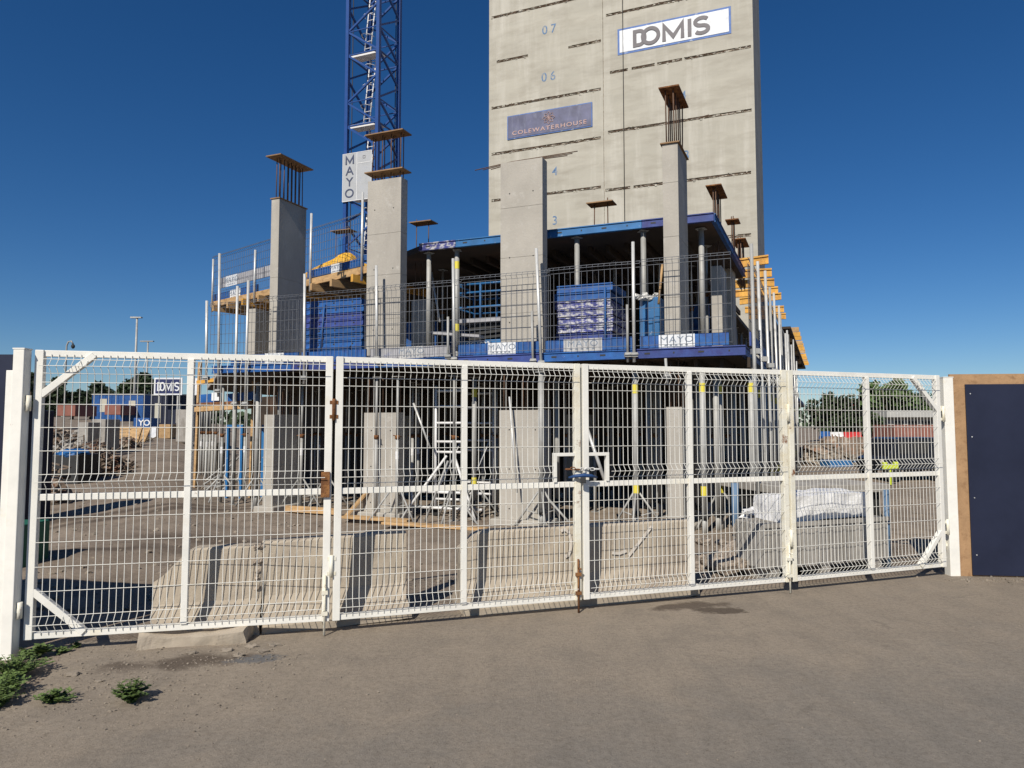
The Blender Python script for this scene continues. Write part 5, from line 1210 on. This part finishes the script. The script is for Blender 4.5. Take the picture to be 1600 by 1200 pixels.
tree(1330, 675, 622, 66, 50, 'lower tree between the red container and prop row', leaf2, 3000, seed=7); tree(1440, 672, 606, 64, 64, 'pale tree behind the hoarding post and grey roofed building', leaf, 3000, seed=8); tree(1362, 690, 640, 44, 40, 'olive bush in front of the broad drooping tree', leaf, 2500, seed=17)
tree(1312, 690, 610, 50, 74, 'wide dark thicket behind the plastic road barriers', leaf2, 4200, seed=31); tree(1352, 690, 618, 56, 60, 'dark thicket just in front of the bright red box', leaf2, 3200, seed=32)
heap('earth_mound', 1325, 700, 36, 3.2, 1.6, 1.0, 60, scrap_m, 'brown earth mound in front of the plastic road barriers', 'mound', .12, 33)
# right side far things
crate('red_container', 1319, 1335, 645, 625, 52, 2.2, red, 'bright red box seen between the trees', 'container')
crate('red_container', 1398, 1475, 692, 664, 40, 2.4, brick, 'long rust red container beside the hoarding post', 'container')
t = thing('grey_roofed_building', at(1390, 664, 46), 'low building with pale flat roof behind the rust red container', 'building')
a, b = at(1388, 670, 46), at(1480, 670, 46); q = MB(); q.box(V((a.x, 46, 0)), V((b.x - a.x, 0, 0)), V((0, 5, 0)), V((0, 0, at(1390, 652, 46).z))); q.build('wall', skip_grey, t)
q = MB(); zt = at(1390, 652, 46).z; q.box(V((a.x - .3, 45.5, zt)), V((b.x - a.x + 2.5, 0, 0)), V((0, 6, 0)), V((0, 0, .45))); q.build('roof', roof_m, t)
for i in range(4): q = MB(); q.box(V((a.x + .4 + i * .95, 45.97, zt - .75)), V((.6, 0, 0)), V((0, .028, 0)), V((0, 0, .5))); q.build('window', dark, t)
def water_barrier(px0, px1, Y, pyb, pyt, m, label):
    a, b = at(px0, pyb, Y), at(px1, pyb, Y); h = at(px0, pyt, Y).z - a.z; z0 = a.z; x0, x1 = a.x, b.x
    q = MB(); prof = [(-.25, 0), (-.22, h * .3), (-.10, h * .5), (-.08, h), (.08, h), (.10, h * .5), (.22, h * .3), (.25, 0)]
    q.sweep([[V((x, Y + o, z0 + z)) for o, z in prof] for x in (x0, x1 - .04)]); return tag(q.build('road_barrier', m), label, 'barrier', 'plastic road barriers beyond the prop row')
water_barrier(1282, 1297, 42, 686, 674, blue, 'blue plastic road barrier next to a white one'); water_barrier(1297, 1318, 42, 686, 675, white_plastic, 'white plastic road barrier between a blue and a red one'); water_barrier(1318, 1346, 42, 686, 675, red, 'red plastic road barrier at the end of its row')
crate('blue_crate', 1297, 1338, 730, 720, 27, .9, lightblue, 'blue crate lying on the dirt beyond the prop row', 'crate')
heap('debris_heap', 1300, 716, 30, 1.6, 1., .45, 60, stone_m, 'pale stone heap behind the blue crate', 'rubble', .12, 11)
heap('debris_heap', 1360, 728, 27, .9, .8, .35, 50, stone_m, 'small stone heap between the blue crate and dark van', 'rubble', .1, 12)
# dark van: body side profile swept across
vY = 21; va = at(1376, 742, vY); vb = at(1490, 742, vY); vL = vb.x - va.x; vz = gz(va.x, vY); vh = at(1400, 684, vY).z - vz
vt = thing('dark_van', V((va.x, vY, vz)), 'dark van parked beyond the last gate leaf', 'van')
pf = [(0, .25), (0, .50), (.10, .56), (.24, .97), (.30, 1), (.97, 1), (1, .92), (1, .25)]
q = MB(); q.sweep([[V((va.x + f * vL, vY + y, vz + g * vh)) for f, g in pf] for y in (0, 1.5)]); q.build('body', car_paint, vt, .03)
for f in (.17, .82):
    for y in (-.02, 1.35): q = MB(); c_ = V((va.x + f * vL, vY + y, vz + .26)); q.tube([c_, c_ + V((0, .18, 0))], .26, 16); q.build('wheel', black_rub, vt)
for f0, f1 in ((.27, .42), (.46, .66)): q = MB(); q.box(V((va.x + f0 * vL, vY - .008, vz + vh * .64)), V(((f1 - f0) * vL, 0, 0)), V((0, .006, 0)), V((0, 0, vh * .28))); q.build('window', dark, vt)
q = MB(); q.cbox(V((va.x + .06, vY - .004, vz + vh * .47)), .1, .02, .1); q.build('headlight', glass, vt)
q = MB(); p = at(1391, 728, 20); 
for (dx, dz, w_, h_) in ((-.16, .0, .12, .22), (0, -.02, .2, .14), (.16, .02, .12, .2)): q.cbox(V((p.x + dx, 20, p.z + dz)), w_, .12, h_)
z0 = gz(p.x, 20); q.cbox(V((p.x, 20, (z0 + p.z) / 2)), .05, .05, p.z - z0); tag(q.build('lime_marker', lime, None, .02), 'lime green plastic marker standing before the dark van', 'marker')
# pylon-like frame by hoarding
pa = at(1467, 612, 40); q = MB()
for dx in (-.3, .3): q.tube([V((pa.x + dx, 40, 0)), V((pa.x + dx, 40, pa.z))], .05, 6)
for i in range(9): q.tube([V((pa.x - .3, 40, pa.z - i * .5)), V((pa.x + .3, 40, pa.z - i * .5))], .03, 5)
tag(q.build('lattice_mast', galv), 'thin steel lattice frame seen beside the hoarding post', 'frame')
# far skyline
q = MB(); 
for i in range(5200):
    a = random.uniform(-1.35, 1.35); Y = random.uniform(150, 240); x = math.tan(a * .7) * Y; s = random.uniform(.5, 1.4)
    hh = 4.2 + 2.2 * nz((x, Y), .02, 3); z = gz(x, Y) + random.random() ** .7 * hh
    d = V((random.gauss(0, 1), random.gauss(0, 1), random.gauss(0, 1))).normalized(); e = d.orthogonal().normalized(); p = V((x, Y, z)); q.face((p - d * s, p + e * s * .7, p + d * s, p - e * s * .7))
tag(q.build('far_woods', leaf2), kind='stuff')

# ------------------------------------------------------------------ weeds and stones on the drive
def weed_plant(px, py, r, h, n, label, seed, ls=.036):
    rnd = random.Random(seed); p = gnd(px, py); t = thing('weed_plant', p, label, 'weed', 'green weeds by the gate post'); q = MB(); st_ = MB()
    for i in range(n // 9):
        a = rnd.uniform(0, 6.28); k = rnd.random() ** .6; tip = p + V((math.cos(a) * r * k, math.sin(a) * r * k, h * (1 - .55 * k * k) * rnd.uniform(.6, 1.05)))
        st_.tube([p + V((math.cos(a) * r * .15, math.sin(a) * r * .15, 0)), p.lerp(tip, .5) + Z * h * .12, tip], [.003, .0025, .0015], 4, False)
        for j in range(9):
            f = .25 + .75 * (j + rnd.random()) / 9; c = p.lerp(tip, f) + Z * h * .2 * f * (1 - f)
            b = rnd.uniform(0, 6.28); d = V((math.cos(b), math.sin(b), rnd.uniform(-.1, .7))).normalized(); s = ls * rnd.uniform(.6, 1.2) * (1.1 - .4 * f); e = d.cross(Z).normalized(); up = e.cross(d)
            q.face((c, c + d * s * .5 + e * s * .46 + up * s * .10, c + d * s * 1.05, c + d * s * .5 - e * s * .46 + up * s * .10))
    q.build('leaves', weed, t); st_.build('stems', weed, t)
weed_plant(205, 1098, .13, .15, 420, 'bushy green weed alone on the bare drive', 1); weed_plant(85, 1098, .13, .085, 320, 'low flat weed between the bushy one and the edge clump', 2)
weed_plant(22, 1060, .24, .17, 700, 'large weed clump at the edge of the drive below the gate post', 3); weed_plant(-5, 1105, .16, .12, 420, 'pale weed clump at the very edge of the drive', 4); weed_plant(10, 1085, .17, .14, 400, 'weed clump between the large and the pale edge clumps', 9)
weed_plant(62, 1027, .05, .11, 60, 'broad leaved seedling under the first gate leaf', 5, .07); weed_plant(98, 1020, .07, .05, 90, 'thin creeping weed under the first gate leaf', 6); weed_plant(118, 1012, .05, .05, 60, 'sparse weed just under the bottom rail', 7)
weed_plant(35, 1030, .10, .08, 140, 'dark weed at the foot of the thick gate post', 8)
q = MB(); rnd = random.Random(5)
for i in range(1500):
    if i < 980: x = rnd.gauss(-2.6, .7); y = rnd.gauss(4.7, .45)
    elif i < 1100: x = rnd.gauss(-1.95, .22); y = rnd.gauss(5.15, .1)
    elif i < 1220: x = rnd.gauss(5.5, .35); y = rnd.gauss(7.72, .09)
    else: x = rnd.uniform(-4, 6); y = rnd.uniform(3.2, 5.0 + .31 * x * (x > 0) + .5)
    s = rnd.choice((.003, .004, .005, .006, .010)) * (2. if 1100 <= i < 1220 else 1. if i < 1220 else .7); lump(q, (x, y, .004 + s * .3), s, s * .8, s * .6, .4, 5, 3, i * .37)
tag(q.build('loose_gravel', stone_m), kind='stuff')
for i, (px, py, s, l) in enumerate(((115, 1056, .035, 'flat pale stone on the dirt near the bushy weed'), (155, 1066, .022, 'small pale stone beside the bushy weed'), (300, 1022, .03, 'dusty stone in the dark soil below the fallen lump'))):
    q = MB(); p = gnd(px, py); lump(q, p + Z * s * .3, s * 1.4, s, s * .5, .35, 9, 6, i); tag(q.build('stone', stone_m), l, 'stone', 'loose stones on the drive')
for i in range(5):
    q = MB(); p = gnd((395, 355, 410, 372, 428)[i], (1012, 1018, 1020, 1026, 1010)[i]); lump(q, p + Z * .008, .05, .03, .018, .5, 9, 6, i + .6); tag(q.build('soil_clod', stone_m), ('dark soil clod nearest the fallen lump of concrete', 'soil clod at the weed side of the damp patch', 'soil clod in the middle of the damp patch', 'soil clod at the near edge of the damp patch', 'soil clod farthest from the weeds in the damp patch')[i], 'soil clod', 'clods in the damp patch')
q = MB(); rnd = random.Random(9)
for i in range(1500):
    y = 6.5 + rnd.random() ** 1.6 * 14; x = rnd.uniform(-.72, .68) * y
    if y - (6.35 + .31 * x) < .9: continue
    s = rnd.choice((.012, .018, .025, .04)); lump(q, (x, y, ground_z(x, y) + s * .2), s, s * .8, s * .55, .45, 5, 3, i * .41)
tag(q.build('yard_stones', stone_m), kind='stuff')
